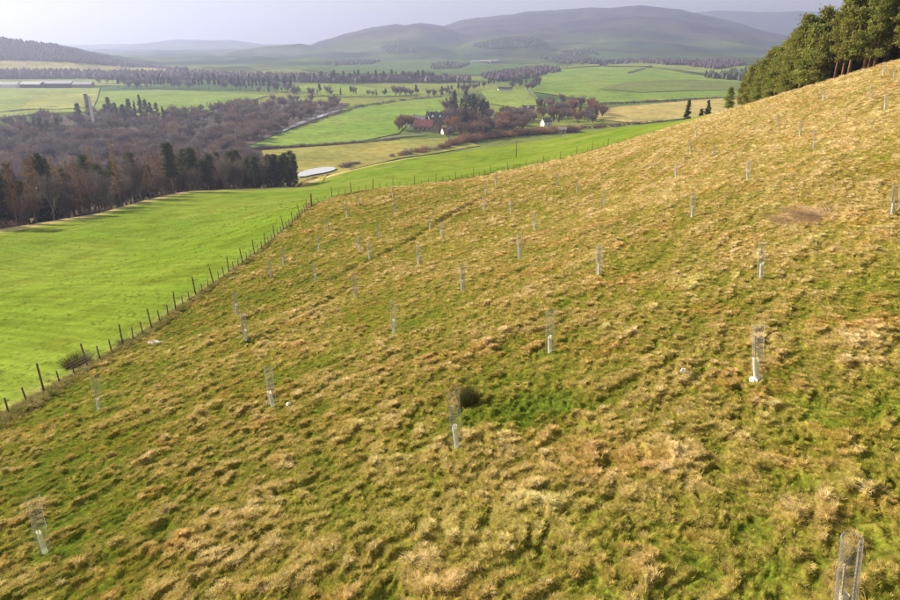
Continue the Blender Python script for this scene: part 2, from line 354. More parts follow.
# ------------------------------------------------------------------ the rough hillside
CU = np.array([0.603, 0.798])     # along the contour
DITCH = [at_many([x for x, y in l], [y for x, y in l])[:, :2] for l in
         ([(330, 281), (375, 258), (408, 243), (440, 222), (466, 207), (492, 195)], [(560, 243), (610, 228), (650, 214)], [(250, 345), (300, 318), (350, 290)])]
def seg_dist(X, Y, line):
    d = np.full(np.shape(X), 1e9)
    for (ax, ay), (bx, by) in zip(line[:-1], line[1:]):
        ux, uy = bx - ax, by - ay; t = np.clip(((X - ax) * ux + (Y - ay) * uy) / (ux * ux + uy * uy), 0, 1)
        d = np.minimum(d, np.hypot(X - ax - t * ux, Y - ay - t * uy))
    return d
GREEN = at(512, 412)              # a fresh green patch beside the rush clump
def rough(X, Y, r):
    """height of the tussocks and how dry (0 green .. 1 straw) the grass is"""
    u = X * CU[0] + Y * CU[1]; v = -X * CU[1] + Y * CU[0]
    wu, wv = u + 0.5 * perlin(u / 1.3, v / 1.3, 50), v + 0.35 * perlin(u / 1.1, v / 1.1, 51)
    b1 = np.abs(perlin(wu / 1.55, wv / 0.52, 52)); b2 = np.abs(perlin(wu / 0.66, wv / 0.30, 53))
    ter = 1.0 - 2.6 * np.abs(perlin(wu / 8.0, wv / 1.5, 54)); ter = np.clip(ter, -1, 1) * -0.6
    big = fbm(u / 16, v / 9, 3, 55)
    patch = fbm(X / 5.2, Y / 5.2, 3, 56)
    b3 = np.abs(perlin(wu / 0.34, wv / 0.22, 57))
    tus = 0.15 * b1 + 0.20 * b2 + 0.12 * b3
    h = tus * (0.8 + 0.6 * np.clip(patch + 0.3, 0, 1)) + 0.13 * ter + 0.20 * big - 0.08
    dr = 0.425 + 0.28 * patch + 0.16 * big + 0.34 * (b1 - 0.22) + 0.50 * (b2 - 0.22) + 0.16 * ter + 0.16 * perlin(X / 0.9, Y / 0.9, 58) + 0.0055 * np.clip(X - 4, -24, 36) + 0.0014 * np.clip(r - 30, -15, 90)
    dr = dr - 0.5 * np.exp(-(((X - GREEN[0]) / 2.3) ** 2 + ((Y - GREEN[1]) / 1.5) ** 2) ** 2); h = h - 0.06 * np.exp(-(((X - GREEN[0]) / 2.3) ** 2 + ((Y - GREEN[1]) / 1.5) ** 2) ** 2)
    dd = np.minimum(np.minimum(seg_dist(X, Y, DITCH[0]), seg_dist(X, Y, DITCH[1]) + 0.1), seg_dist(X, Y, DITCH[2]) + 0.1)
    h = h - 0.24 * np.exp(-(dd / 0.45) ** 2) + 0.07 * np.exp(-((dd - 1.0) / 0.5) ** 2)
    return h, np.clip(dr, 0, 1)
STOPS = np.array([0, 0.25, 0.45, 0.65, 0.85, 1.0])
CR = np.array([(0.14, 0.205, 0.025), (0.215, 0.235, 0.036), (0.305, 0.28, 0.06), (0.41, 0.33, 0.105), (0.53, 0.44, 0.205), (0.66, 0.57, 0.33)])
def dry_color(t): return np.stack([np.interp(t, STOPS, CR[:, k]) for k in range(3)], -1)
ha = np.radians(np.r_[np.arange(-118, -44, 2.0), np.arange(-44, 44.01, 0.15), np.arange(45, 108, 2.0)])
hs = np.linspace(0, 1, 560)
HA, HS = np.meshgrid(ha, hs, indexing='ij')
r1 = fence_r(HA); r0 = np.full_like(r1, 4.0)
HR = r0 * (r1 / r0) ** HS
X, Y = HR * np.sin(HA), HR * np.cos(HA)
hgt, dry = rough(X, Y, HR)
bank = np.exp(-((r1 - HR - 0.5) / 0.5) ** 2) * (HA < 0.15)
ZZ = Z(X, Y) + hgt * (0.25 + 0.75 * sstep(0.0, 1.0, r1 - HR)) + 0.16 * bank + 0.05
C = dry_color(np.clip(dry - 0.1, 0, 1)) * np.array([0.62, 0.58, 0.55])
C = C * (1 - 0.45 * bank[..., None]) + np.array([0.12, 0.085, 0.04]) * 0.45 * bank[..., None]
def spot(px, py, rad, colr, sx=1.0):
    global C
    p = at(px, py); d = np.hypot((X - p[0]) / sx, Y - p[1]) + 0.35 * rad * perlin(X / rad * 1.5, Y / rad * 1.5, 60)
    k = (1 - sstep(rad * 0.6, rad * 1.1, d))[..., None]; C = C * (1 - k) + np.array(colr) * k
spot(165, 511, 0.42, (0.24, 0.18, 0.14)); spot(800, 218, 2.4, (0.33, 0.235, 0.12)); spot(838, 214, 2.6, (0.31, 0.215, 0.12))
m = mesh_np('hillside', np.stack([X, Y, ZZ], -1).reshape(-1, 3), grid_faces(*HA.shape)[:, ::-1]); point_color(m, C.reshape(-1, 3))
tag(link('hillside', m, mat=M['hill']), kind='structure')

# ------------------------------------------------------------------ where the tree guards stand
G = 'young tree guards on the hillside'
GUARDS = [  # base pixel, lean to the left (radians), collar, label
    (457, 453, .07, 0, 'tree guard with slim pale tube standing beside the dark rush clump'),
    (757, 382, .10, 1, 'wide tree guard with green tube and white collar, right of the small white scrap'),
    (842, 628, .16, 0, 'largest and nearest tree guard of diamond mesh, cut by the bottom edge'),
    (45, 553, -.02, 0, 'leaning tree guard nearest the bottom left corner'),
    (273, 408, .03, 0, 'tree guard with white scrap just to its right, left of the rush clump'),
    (99, 411, -.06, 0, 'tree guard closest to the tall posts at the near end of the fence'),
    (550, 353, .05, 0, 'tree guard standing alone above and right of the rush clump'),
    (760, 281, .14, 0, 'tree guard directly above the wide one with the white collar'),
    (599, 277, .09, 0, 'mid slope tree guard with bright short tube, straight above the lone one'),
    (394, 333, .03, 0, 'mid slope tree guard between the lone one and the fence'),
    (692, 217, .10, 0, 'tree guard left of the reddish brown patch'),
    (892, 217, .20, 0, 'tree guard at the right edge beside the reddish brown patch'),
    (246, 343, 0, 0, 'lower of two tree guards close together near the fence'),
    (237, 315, 0, 0, 'upper of two tree guards close together near the fence'),
    (356, 298, .04, 0, 'tree guard just below the dark drain line on the left'),
    (463, 292, .05, 0, 'tree guard right of the drain line, lower of its row'),
    (419, 265, .05, 0, 'tree guard just right of the drain line, halfway along it'),
    (535, 231, .07, 0, 'upper of two tree guards in line above the lone one'),
    (520, 259, .07, 0, 'lower of two tree guards in line above the lone one'),
    (748, 181, .12, 0, 'tree guard on the upper slope with a pale bleached net top'),
    (814, 149, .13, 0, 'tree guard with tilted white tube on the upper right slope'),
    (604, 206, .08, 0, 'small upper slope tree guard, lower right of a pair'),
    (577, 192, .08, 0, 'small upper slope tree guard, upper left of a pair'),
    (557, 186, .07, 0, 'tiny tree guard near the crest left of the pair'),
    (676, 178, .10, 0, 'upper slope tree guard standing in a greener strip'),
    (714, 158, .11, 0, 'upper slope tree guard with thin white tube left of the bleached one'),
    (690, 152, .10, 0, 'dark netted tree guard near the crest line'),
    (696, 137, .10, 0, 'faint tree guard right on the crest line below the lone evergreens'),
    (800, 136, .12, 0, 'tree guard just upper left of the one with the tilted tube'),
    (778, 128, .12, 0, 'faint tree guard below the left part of the pine wood'),
    (823, 101, .13, 0, 'faint tree guard right under the middle of the pine wood'),
    (885, 110, .15, 0, 'tree guard below the pine wood near the right edge, lower of a pair'),
    (871, 100, .15, 0, 'tree guard below the pine wood near the right edge, upper of a pair'),
    (894, 78, .15, 0, 'far tree guard at the foot of the pine trunks by the right edge'),
    (883, 75, .15, 0, 'far tree guard at the foot of the pine trunks, second from the right edge'),
    (271, 278, .02, 0, 'small tree guard near the fence, lower left of a close pair'),
    (284, 266, .02, 0, 'small tree guard near the fence, upper right of a close pair'),
    (315, 283, .02, 0, 'small tree guard between the fence and the lower end of the drain'),
    (360, 253, .04, 0, 'short white tube guard left of the drain, shorter of a pair'),
    (370, 259, .04, 0, 'taller guard left of the drain, right of the short white tube'),
    (319, 251, .03, 0, 'faint netted guard inside the fence bend'),
    (328, 231, .03, 0, 'faint guard inside the fence bend, nearest the corner post'),
    (379, 239, .04, 0, 'tall faint guard above the drain line in the dry grass'),
    (359, 207, .03, 0, 'tiny guard close under the fence right of the corner post'),
    (347, 216, .03, 0, 'very faint guard below the fence corner'),
    (430, 230, .05, 0, 'tall pale guard standing at the upper drain line'),
    (442, 239, .05, 0, 'short white tube on the right bank of the drain'),
    (511, 215, .06, 0, 'small guard above the pair in line, near the drain top'),
    (484, 211, .06, 0, 'small guard on the right side of the drain top'),
    (486, 195, .06, 0, 'small white guard at the very top of the drain'),
    (395, 213, .04, 0, 'small pale guard below the far fence, lower of two'),
    (393, 198, .04, 0, 'small pale guard below the far fence, upper of two'),
    (496, 186, .06, 0, 'tiny guard right against the far fence above the drain top'),
]
GP = at_many([g[0] for g in GUARDS], [g[1] for g in GUARDS])

# ------------------------------------------------------------------ grass on the hillside (uncountable: one object)
proto = bpy.data.collections.new('grass_tufts')
def tuft(name, n, rad, ln, wd, droop, comb, seed):
    rs = np.random.RandomState(seed); V = []; Fc = []
    for i in range(n):
        a = rs.rand() * 2 * np.pi; q = rad * math.sqrt(rs.rand()); bx, by = q * math.cos(a), q * math.sin(a)
        L_ = ln * (0.55 + 0.6 * rs.rand()); a2 = a + rs.normal(0, 0.7); lean = 0.25 + 0.9 * rs.rand()
        dx, dy = math.cos(a2) * lean + comb[0], math.sin(a2) * lean + comb[1]
        px_, py_ = -math.sin(a2), math.cos(a2); w = wd * (0.6 + 0.8 * rs.rand()); k = len(V)
        for t, ww in ((0, 1.0), (0.5, 0.85), (1.0, 0.12)):
            x = bx + dx * L_ * t * 0.75; y = by + dy * L_ * t * 0.75; z = L_ * (t * 0.95 - droop * t * t) - 0.03
            V += [(x - px_ * w * ww / 2, y - py_ * w * ww / 2, z), (x + px_ * w * ww / 2, y + py_ * w * ww / 2, z)]
        Fc += [(k, k + 1, k + 3, k + 2), (k + 2, k + 3, k + 5, k + 4)]
    me = mesh_np(name, V, Fc, False); me.materials.append(M['grass'])
    o = bpy.data.objects.new(name, me); proto.objects.link(o)
SPECS = [('a_long_tuft', 60, 0.13, 0.40, 0.013, 0.55, (-0.25, 0.2), 1), ('b_long_tuft', 54, 0.17, 0.36, 0.014, 0.62, (-0.3, 0.25), 2),
         ('c_mid_tuft', 60, 0.16, 0.25, 0.012, 0.45, (-0.1, 0.1), 3), ('d_short_tuft', 70, 0.20, 0.15, 0.012, 0.25, (0, 0), 4), ('e_short_tuft', 64, 0.22, 0.12, 0.013, 0.2, (0, 0), 5)]
for s in SPECS: tuft(*s)
def scatter(n, rmin, rmax, amin, amax, seed):
    rs = np.random.RandomState(seed)
    a = np.radians(amin + (amax - amin) * rs.rand(n)); r = np.sqrt(rmin ** 2 + (rmax ** 2 - rmin ** 2) * rs.rand(n))
    ok = r < fence_r(a) - 0.15; return a[ok], r[ok], rs
pos = []; rot = []; scl = []; knd = []; tin = []
for n, rmin, rmax, amin, amax, sd, sc_ in [(240000, 6, 30, -62, 50, 1, 0.37), (170000, 30, 62, -46, 46, 2, 0.52), (110000, 62, 130, -24, 42, 3, 0.85), (46000, 130, 235, -14, 40, 4, 1.25)]:
    a, r, rs = scatter(n, rmin, rmax, amin, amax, sd)
    x, y = r * np.sin(a), r * np.cos(a)
    h, d = rough(x, y, r)
    keep = rs.rand(len(x)) < 0.45 + 1.2 * np.clip(h + 0.1, 0, 0.6)
    x, y, r, h, d = x[keep], y[keep], r[keep], h[keep], d[keep]
    k = len(x); j = np.clip(d + rs.normal(0, 0.13, k), 0, 1)
    z = Z(x, y) + h * (0.25 + 0.75 * sstep(0, 1, fence_r(np.arctan2(x, y)) - r)) + 0.05
    pos.append(np.c_[x, y, z])
    rot.append(np.c_[rs.normal(0, 0.12, k) - 0.10, rs.normal(0, 0.12, k) - 0.12, rs.rand(k) * 1.6 - 0.8 + (rs.rand(k) < 0.35) * rs.rand(k) * 6])
    scl.append(sc_ * (0.6 + 0.55 * rs.rand(k) + 0.5 * rs.rand(k) ** 6) * (0.75 + 0.45 * j))
    knd.append(np.where(j > 0.55, rs.randint(0, 3, k), np.where(j > 0.33, rs.randint(2, 4, k), rs.randint(3, 5, k))))
    ru = (sstep(0.0, 0.45, fbm(x / 4.5, y / 3.2, 3, 63)) * 0.75 * (0.6 + 0.4 * rs.rand(k)))[:, None]; yl = (sstep(0.0, 0.45, fbm(x / 6, y / 4.5, 3, 64)) * 0.6)[:, None]
    tin.append(dry_color(j) * (0.86 + 0.54 * rs.rand(k))[:, None] * (1 - ru * np.array([-0.03, 0.20, 0.36])) * (1 - yl * np.array([0.10, -0.06, 0.25])) * np.array([1.09, 1.05, 1.02]))
# short uneven sward on the near pasture
rs = np.random.RandomState(14); k = 15000; fa = np.radians(-58 + 66 * rs.rand(k)); fr = fence_r(fa) + 0.6 + (190 - fence_r(fa)) * rs.rand(k) ** 1.3; x, y = fr * np.sin(fa), fr * np.cos(fa)
cl = perlin(x / 3.1, y / 3.1, 61) + 0.6 * perlin((x + 1.2 * y) / 1.6, (y - x) / 9, 62); ok = (cl + rs.normal(0, .25, k) > 0.05) & (fr < field_r(fa) - 4); x, y, fr, cl = x[ok], y[ok], fr[ok], cl[ok]; k = len(x)
pos.append(np.c_[x, y, Z(x, y)]); rot.append(np.c_[rs.normal(0, .15, k), rs.normal(0, .15, k), rs.rand(k) * 6.28]); scl.append((0.35 + 0.4 * rs.rand(k)) * (0.8 + fr / 150)); knd.append(rs.randint(3, 5, k))
tin.append(np.array([0.155, 0.205, 0.02]) * (0.8 + 0.45 * rs.rand(k))[:, None])
# rank grass along the fence and the crest
rs = np.random.RandomState(9); k = 5200
fa = np.interp(rs.rand(k), np.linspace(0, 1, 40), np.linspace(-0.86, 0.33, 40)); fr = fence_r(fa) - rs.normal(0.25, 0.5, k)
x, y = fr * np.sin(fa), fr * np.cos(fa); h, d = rough(x, y, fr)
pos.append(np.c_[x, y, Z(x, y) + 0.1]); rot.append(np.c_[rs.normal(0, .2, k), rs.normal(0, .2, k), rs.rand(k) * 6.28])
scl.append(0.8 + 0.7 * rs.rand(k)); knd.append(rs.randint(0, 3, k)); tin.append(dry_color(np.clip(0.45 + rs.normal(0, .2, k), 0, 1)) * (0.6 + 0.4 * rs.rand(k))[:, None])
pos, rot, scl, knd, tin = map(np.concatenate, (pos, rot, scl, knd, tin))
clear = np.ones(len(pos), bool)   # trodden bare rings round the guards
for p in GP: clear &= np.hypot(pos[:, 0] - p[0], pos[:, 1] - p[1]) > 0.36 + 0.004 * np.hypot(p[0], p[1])
pos, rot, scl, knd, tin = (q[clear] for q in (pos, rot, scl, knd, tin))
gm = bpy.data.meshes.new('grass'); gm.vertices.add(len(pos)); gm.vertices.foreach_set('co', pos.astype(np.float32).ravel())
for nm, ty, dat, key in (('rot', 'FLOAT_VECTOR', rot, 'vector'), ('scl', 'FLOAT', scl, 'value'), ('knd', 'INT', knd, 'value')):
    at_ = gm.attributes.new(nm, ty, 'POINT'); at_.data.foreach_set(key, dat.astype(np.int32 if ty == 'INT' else np.float32).ravel())
point_color(gm, tin)
grass = tag(link('rough_grass', gm), 'long tussocky straw and green grass covering the whole hillside', 'grass', kind='stuff')
def instancer(name):
    ng = bpy.data.node_groups.new(name, 'GeometryNodeTree')
    ng.interface.new_socket('Geometry', in_out='INPUT', socket_type='NodeSocketGeometry')
    ng.interface.new_socket('Geometry', in_out='OUTPUT', socket_type='NodeSocketGeometry')
    gi, go = ng.nodes.new('NodeGroupInput'), ng.nodes.new('NodeGroupOutput')
    ip = ng.nodes.new('GeometryNodeInstanceOnPoints'); ci = ng.nodes.new('GeometryNodeCollectionInfo')
    ci.inputs['Collection'].default_value = proto; ci.inputs['Separate Children'].default_value = True; ci.inputs['Reset Children'].default_value = True
    def named(n, t):
        q = ng.nodes.new('GeometryNodeInputNamedAttribute'); q.data_type = t; q.inputs['Name'].default_value = n; return q.outputs['Attribute']
    ng.links.new(gi.outputs[0], ip.inputs['Points']); ng.links.new(ci.outputs[0], ip.inputs['Instance'])
    ip.inputs['Pick Instance'].default_value = True
    ng.links.new(named('knd', 'INT'), ip.inputs['Instance Index']); ng.links.new(named('rot', 'FLOAT_VECTOR'), ip.inputs['Rotation']); ng.links.new(named('scl', 'FLOAT'), ip.inputs['Scale'])
    ng.links.new(ip.outputs[0], go.inputs[0]); return ng
grass.modifiers.new('grass', 'NODES').node_group = instancer('grass_instances')
# ------------------------------------------------------------------ fields, water and tracks of the valley floor
def drape(name, poly, rgb, dz=0.0009, rgb2=None, step=None, mat_=None, dull=0.0, wob=0.5):
    p = np.array(poly, float); P = at_many(p[:, 0], p[:, 1])[:, :2]
    r = np.hypot(P[:, 0], P[:, 1]); st = step or max(6.0, r.mean() * 0.016)
    B = []
    for i in range(len(P)):
        a, b = P[i], P[(i + 1) % len(P)]; n = max(1, int(np.hypot(*(b - a)) / st))
        for k in range(n):
            q = a + (b - a) * k / n; w = np.hypot(*q) * 0.002 * wob
            B.append(q + np.array([perlin(q[0] / st / 3, q[1] / st / 3, 70), perlin(q[0] / st / 3, q[1] / st / 3, 71)]) * w)
    B = np.array(B)
    gx, gy = np.meshgrid(np.arange(P[:, 0].min(), P[:, 0].max(), st), np.arange(P[:, 1].min(), P[:, 1].max(), st)); G = np.c_[gx.ravel(), gy.ravel()][:5000]
    ins = np.zeros(len(G), bool); j = len(B) - 1
    for i in range(len(B)):
        c = ((B[i, 1] > G[:, 1]) != (B[j, 1] > G[:, 1])) & (G[:, 0] < (B[j, 0] - B[i, 0]) * (G[:, 1] - B[i, 1]) / (B[j, 1] - B[i, 1] + 1e-12) + B[i, 0]); ins ^= c; j = i
    V = [Vector(q) for q in B] + [Vector(q) for q in G[ins]]
    E_ = [(i, (i + 1) % len(B)) for i in range(len(B))]
    v, e, f, *_ = geometry.delaunay_2d_cdt(V, E_, [tuple(range(len(B)))], 1, 1e-4)
    v = np.array([tuple(q) for q in v]); rr_ = np.hypot(v[:, 0], v[:, 1])
    z = Z(v[:, 0], v[:, 1]) + rr_ * dz
    f = [t for t in f if len(t) == 3]
    me = mesh_np(name, np.c_[v, z], np.array(f)); 
    n = sstep(-.4, .4, fbm(v[:, 0] / 90, v[:, 1] / 90, 3, 72))[:, None]
    c2 = np.array(rgb2) if rgb2 else np.array(rgb) * 0.82
    point_color(me, np.array(rgb) * (1 - n) + c2 * n)
    return tag(link(name, me, mat=mat_ or M['land']), kind='structure')
GR = (0.14, 0.23, 0.035); GR2 = (0.185, 0.25, 0.05)
drape('river_meadow', [(247, 148), (268, 139), (292, 130), (313, 122), (338, 114), (362, 107), (390, 102), (446, 97), (446, 110), (428, 118), (408, 124), (398, 134), (352, 143), (300, 147)], GR, rgb2=GR2)
drape('rough_meadow', [(262, 151), (330, 146), (400, 140), (452, 138), (480, 146), (440, 153), (400, 158.5), (350, 170), (322, 182), (296, 185), (270, 184)], (0.27, 0.24, 0.065), rgb2=(0.20, 0.21, 0.055))
drape('stubble_field', [(-60, 89), (100, 88.5), (97, 100), (92, 112), (40, 114), (-60, 124)], (0.19, 0.25, 0.07), rgb2=(0.22, 0.26, 0.08))
drape('yellow_field', [(18, 110), (38, 97), (70, 95), (99, 94.5), (94, 108), (60, 110)], (0.26, 0.285, 0.085), dz=0.0016)
drape('green_field', [(101, 92), (160, 90.5), (225, 92.5), (268, 96), (240, 104), (190, 115), (150, 117), (92, 114)], (0.15, 0.235, 0.045), rgb2=(0.185, 0.25, 0.06))
drape('knoll_field', [(480, 91), (505, 88), (529, 89), (539, 99), (537, 106), (519, 109), (490, 104)], GR2)
drape('long_field', [(531, 92), (533, 80), (552, 71), (600, 67), (645, 68), (700, 76), (745, 82), (745, 97), (690, 99), (645, 102), (600, 103), (565, 97)], (0.13, 0.215, 0.035), rgb2=(0.175, 0.235, 0.045))
drape('ploughed_field', [(598, 90), (625, 83), (690, 80.5), (745, 84), (745, 91), (690, 91.5), (640, 93.5)], (0.14, 0.15, 0.05), dz=0.0016, rgb2=(0.135, 0.185, 0.045))
drape('upper_field', [(548, 70), (590, 63), (650, 62.5), (705, 66), (745, 64), (745, 79), (700, 73.5), (646, 66.5), (600, 66)], (0.2, 0.24, 0.07))
drape('straw_field', [(585, 114), (620, 107), (690, 101), (750, 97), (750, 112), (690, 118), (640, 124), (600, 120)], (0.38, 0.31, 0.11), rgb2=(0.31, 0.27, 0.09))
drape('far_pale_field', [(-60, 62), (60, 63), (150, 68), (215, 73.5), (140, 76), (-60, 73)], (0.30, 0.29, 0.12))
drape('far_strip_field', [(-60, 80), (90, 79.5), (150, 82), (150, 86), (-60, 86)], (0.22, 0.27, 0.08))
drape('shelter_field', [(285, 84), (330, 84), (400, 91), (420, 95), (380, 97), (330, 97), (290, 90)], (0.18, 0.25, 0.05))
drape('far_green_field', [(300, 70), (340, 63), (400, 60), (470, 61), (520, 66), (560, 66), (520, 74), (430, 76), (350, 74)], (0.075, 0.13, 0.04), rgb2=(0.095, 0.145, 0.045))
drape('slope_field', [(560, 58), (600, 52), (650, 56), (620, 61), (580, 64)], (0.07, 0.12, 0.04))
WATER = mat('water', (0.38, 0.40, 0.44), 0.08, 0.1, 0.3, spec=0.6)  # pale base colour carries a painted sky reflection and river glints
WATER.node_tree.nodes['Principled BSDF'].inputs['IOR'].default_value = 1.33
drape('woodland_floor', [(-70, 138), (0, 128), (40, 119.5), (80, 115.5), (150, 114), (205, 113), (245, 105), (300, 100.5), (350, 103.5), (338, 111), (308, 119.5), (284, 130), (246, 148), (262, 185), (200, 188), (-70, 206)], (0.115, 0.093, 0.083), rgb2=(0.09, 0.075, 0.068), dz=0.0005)
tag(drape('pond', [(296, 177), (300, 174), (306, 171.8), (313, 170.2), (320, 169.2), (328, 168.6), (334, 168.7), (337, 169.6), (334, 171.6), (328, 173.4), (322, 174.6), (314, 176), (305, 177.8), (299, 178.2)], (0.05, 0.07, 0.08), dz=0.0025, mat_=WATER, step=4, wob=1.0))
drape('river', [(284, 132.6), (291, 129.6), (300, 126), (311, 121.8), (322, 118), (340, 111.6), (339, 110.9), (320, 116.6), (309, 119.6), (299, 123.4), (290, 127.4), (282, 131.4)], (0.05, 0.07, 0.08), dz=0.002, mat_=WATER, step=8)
ROAD = (0.2, 0.19, 0.16)
drape('road', [(380, 140.2), (392, 138.6), (405, 137.4), (425, 136), (425, 135.4), (404, 136.5), (391, 137.6), (380, 139.4)], ROAD, dz=0.002, wob=0.1)
drape('farm_track', [(526, 90), (531, 95), (538, 100), (542, 106), (540.4, 106), (536.5, 100.5), (529.5, 95.6), (524.5, 90.4)], ROAD, dz=0.0022, wob=0.1)

# ------------------------------------------------------------------ trees
def cards(cen, size, rs, flat=0.35, up=0.4):
    """small leaf-cluster diamonds around the given centres"""
    n = len(cen); nrm = rs.normal(size=(n, 3)); nrm[:, 2] += up; nrm /= np.linalg.norm(nrm, axis=1)[:, None]
    a = np.cross(nrm, rs.normal(size=(n, 3))); a /= np.linalg.norm(a, axis=1)[:, None]; b = np.cross(nrm, a)
    s = (size * (0.6 + 0.8 * rs.rand(n)))[:, None]
    V = np.stack([cen + a * s, cen + b * s * flat * 1.4 + nrm * s * .15, cen - a * s, cen - b * s * flat * 1.4 + nrm * s * .15], 1).reshape(-1, 3)
    return V, np.arange(4 * n).reshape(n, 4)
def slivers(p0, p1, w, rs):
    d = p1 - p0; s = np.cross(d, rs.normal(size=d.shape)); s /= np.linalg.norm(s, axis=1)[:, None] + 1e-9; s = s * (w[:, None] if hasattr(w, '__len__') else w) / 2
    V = np.stack([p0 - s, p0 + s, p1], 1).reshape(-1, 3); return V, np.arange(len(V)).reshape(-1, 3)
def stem(mb, H, r, rs, bend=0.3, n=7, segs=6):
    o = rs.normal(0, bend, 2); pts = [(o[0] * (t * t - 0.3 * t), o[1] * (t * t - .3 * t), H * t - (0.4 if t == 0 else 0)) for t in np.linspace(0, 1, segs)]
    mb.tube(pts, [r * (1.25 if i == 0 else 1) * (1 - 0.9 * i / (segs - 1)) for i in range(segs)], n)
    return lambda z: np.array([o[0] * ((z / H) ** 2 - .3 * z / H), o[1] * ((z / H) ** 2 - .3 * z / H), z])
def pine(seed, H, base, width, nb=46, top=0.75, clump=46, size=0.225):
    rs = np.random.RandomState(seed); mb = MB(); ax = stem(mb, H * 0.96, H * 0.017, rs, H * 0.03); cen = []
    for i in range(nb):
        t = base + (0.98 - base) * (i + rs.rand() * 0.8) / nb; q = (t - base) / (1 - base)
        L_ = width * (0.11 + 0.95 * (1 - q) ** 0.8) * min(1, 0.55 + 2.2 * q) * (0.55 + 0.6 * rs.rand()); a = rs.rand() * 6.283
        p0 = ax(H * t * 0.96); d = np.array([math.cos(a), math.sin(a), 0.05 + 0.5 * q + rs.normal(0, .15)]); p1 = p0 + d * L_
        mb.tube([p0, (p0 + p1) / 2 + np.array([0, 0, -0.05 * L_]), p1], [0.05 * (1.2 - q), 0.035, 0.015], 3, False)
        for k in range(rs.randint(2, 4)):
            c = p0 + d * L_ * (0.5 + 0.55 * rs.rand()); c[2] += rs.rand() * 0.35
            cen.append(c + rs.normal(size=(clump, 3)) * np.array([0.56, 0.56, 0.27]) * (0.65 + 0.5 * rs.rand()))
    cen = np.concatenate(cen); v, f = cards(cen, np.full(len(cen), size), rs)
    return mb.mesh('pine_trunk', True), mesh_np('pine_crown', v, f, False)
def spruce(seed, H, width, base=0.08, nb=70, size=0.5):
    rs = np.random.RandomState(seed); mb = MB(); ax = stem(mb, H, H * 0.015, rs, 0.1); cen = []
    for i in range(nb):
        q = ((i + rs.rand()) / nb) ** 0.85; z = H * (base + (1 - base) * q); L_ = width * (1 - q) ** 0.8 * (0.7 + 0.5 * rs.rand()) + 0.25; a = rs.rand() * 6.283
        t = np.linspace(0.15, 1, max(3, int(L_ * 5)))[:, None]; d = np.array([math.cos(a), math.sin(a), -0.28])
        c = ax(z) + d * L_ * t; c[:, 2] += 0.12 * (t[:, 0] ** 2) * L_
        c = np.repeat(c, 3, 0); cen.append(c + rs.normal(size=c.shape) * 0.22)
    cen = np.concatenate(cen); v, f = cards(cen, np.full(len(cen), size), rs, 0.4, 1.0)
    return mb.mesh('spruce_trunk', True), mesh_np('spruce_crown', v, f, False)
def larch(seed, H, width, base=0.3, nb=110, w=0.11):
    rs = np.random.RandomState(seed); mb = MB(); ax = stem(mb, H, H * 0.013, rs, 0.35); A = []; B = []
    for i in range(nb):
        q = ((i + rs.rand()) / nb); z = H * (base + (0.99 - base) * q); L_ = width * (1.05 - q) ** 0.75 * (0.6 + 0.6 * rs.rand()); a = rs.rand() * 6.283
        d = np.array([math.cos(a), math.sin(a), 0.12 + rs.normal(0, .12)]); p0 = ax(z); n = max(6, int(L_ * 9))
        t = 0.1 + 0.9 * rs.rand(n)[:, None]; c = p0 + d * L_ * t
        A.append(np.r_[[p0], c]); B.append(np.r_[[p0 + d * L_], c + rs.normal(size=c.shape) * np.array([.35, .35, .3])])
    A, B = np.concatenate(A), np.concatenate(B); v, f = slivers(A, B, w, rs)
    return mb.mesh('larch_trunk', True), mesh_np('larch_crown', v, f, False)
def bare(seed, H, spread, fork=0.3, tw=0.06, lv=(6, 5, 5), nt=7, slim=1.0):
    rs = np.random.RandomState(seed); mb = MB(); r0 = H * 0.016; A = []; B = []; Wd = []
    def grow(p, d, L_, r, lvl):
        d = d / np.linalg.norm(d); mid = p + d * L_ * 0.5 + rs.normal(0, 0.05 * L_, 3); e = p + d * L_ + np.array([0, 0, 0.06 * L_])
        mb.tube([p, mid, e], [r, r * 0.75, r * 0.45], 5 if lvl == 0 else 3, False)
        if lvl == 3:
            n = nt; t = 0.2 + 0.85 * rs.rand(n)[:, None]; c = p + (e - p) * t
            A.append(c); B.append(c + (d * 0.6 + rs.normal(size=(n, 3)) * 0.6 + np.array([0, 0, 0.25])) * (H * 0.065)); Wd.append(np.full(n, tw)); return
        for k in range(lv[lvl]):
            t = (0.12 + 0.88 * (k + rs.rand()) / lv[lvl]); q = p + (e - p) * t; a = rs.rand() * 6.283
            side = np.array([math.cos(a), math.sin(a), 0.0]) * spread * slim; nd = d * 0.75 + side * 0.75 + np.array([0, 0, 0.25])
            grow(q, nd, L_ * (0.52 + 0.22 * rs.rand()) * (1.15 - 0.35 * t), r * 0.42, lvl + 1)
    lean = rs.normal(0, 0.05, 2); top = np.array([lean[0] * H, lean[1] * H, H * fork])
    mb.tube([(0, 0, -0.4), (0, 0, 0.3), top], [r0 * 1.5, r0 * 1.1, r0 * 0.9], 7)
    for k in range(lv[0]):
        a = 6.283 * (k + rs.rand() * 0.7) / lv[0]; grow(top - np.array([0, 0, H * 0.12 * rs.rand()]), np.array([math.cos(a) * spread, math.sin(a) * spread, 1.0 + 0.3 * rs.rand()]), H * 0.36 * (0.8 + 0.3 * rs.rand()), r0 * 0.5, 1)
    v, f = slivers(np.concatenate(A), np.concatenate(B), np.concatenate(Wd), rs)
    return mb.mesh('bare_trunk', True), mesh_np('bare_crown', v, f, False)
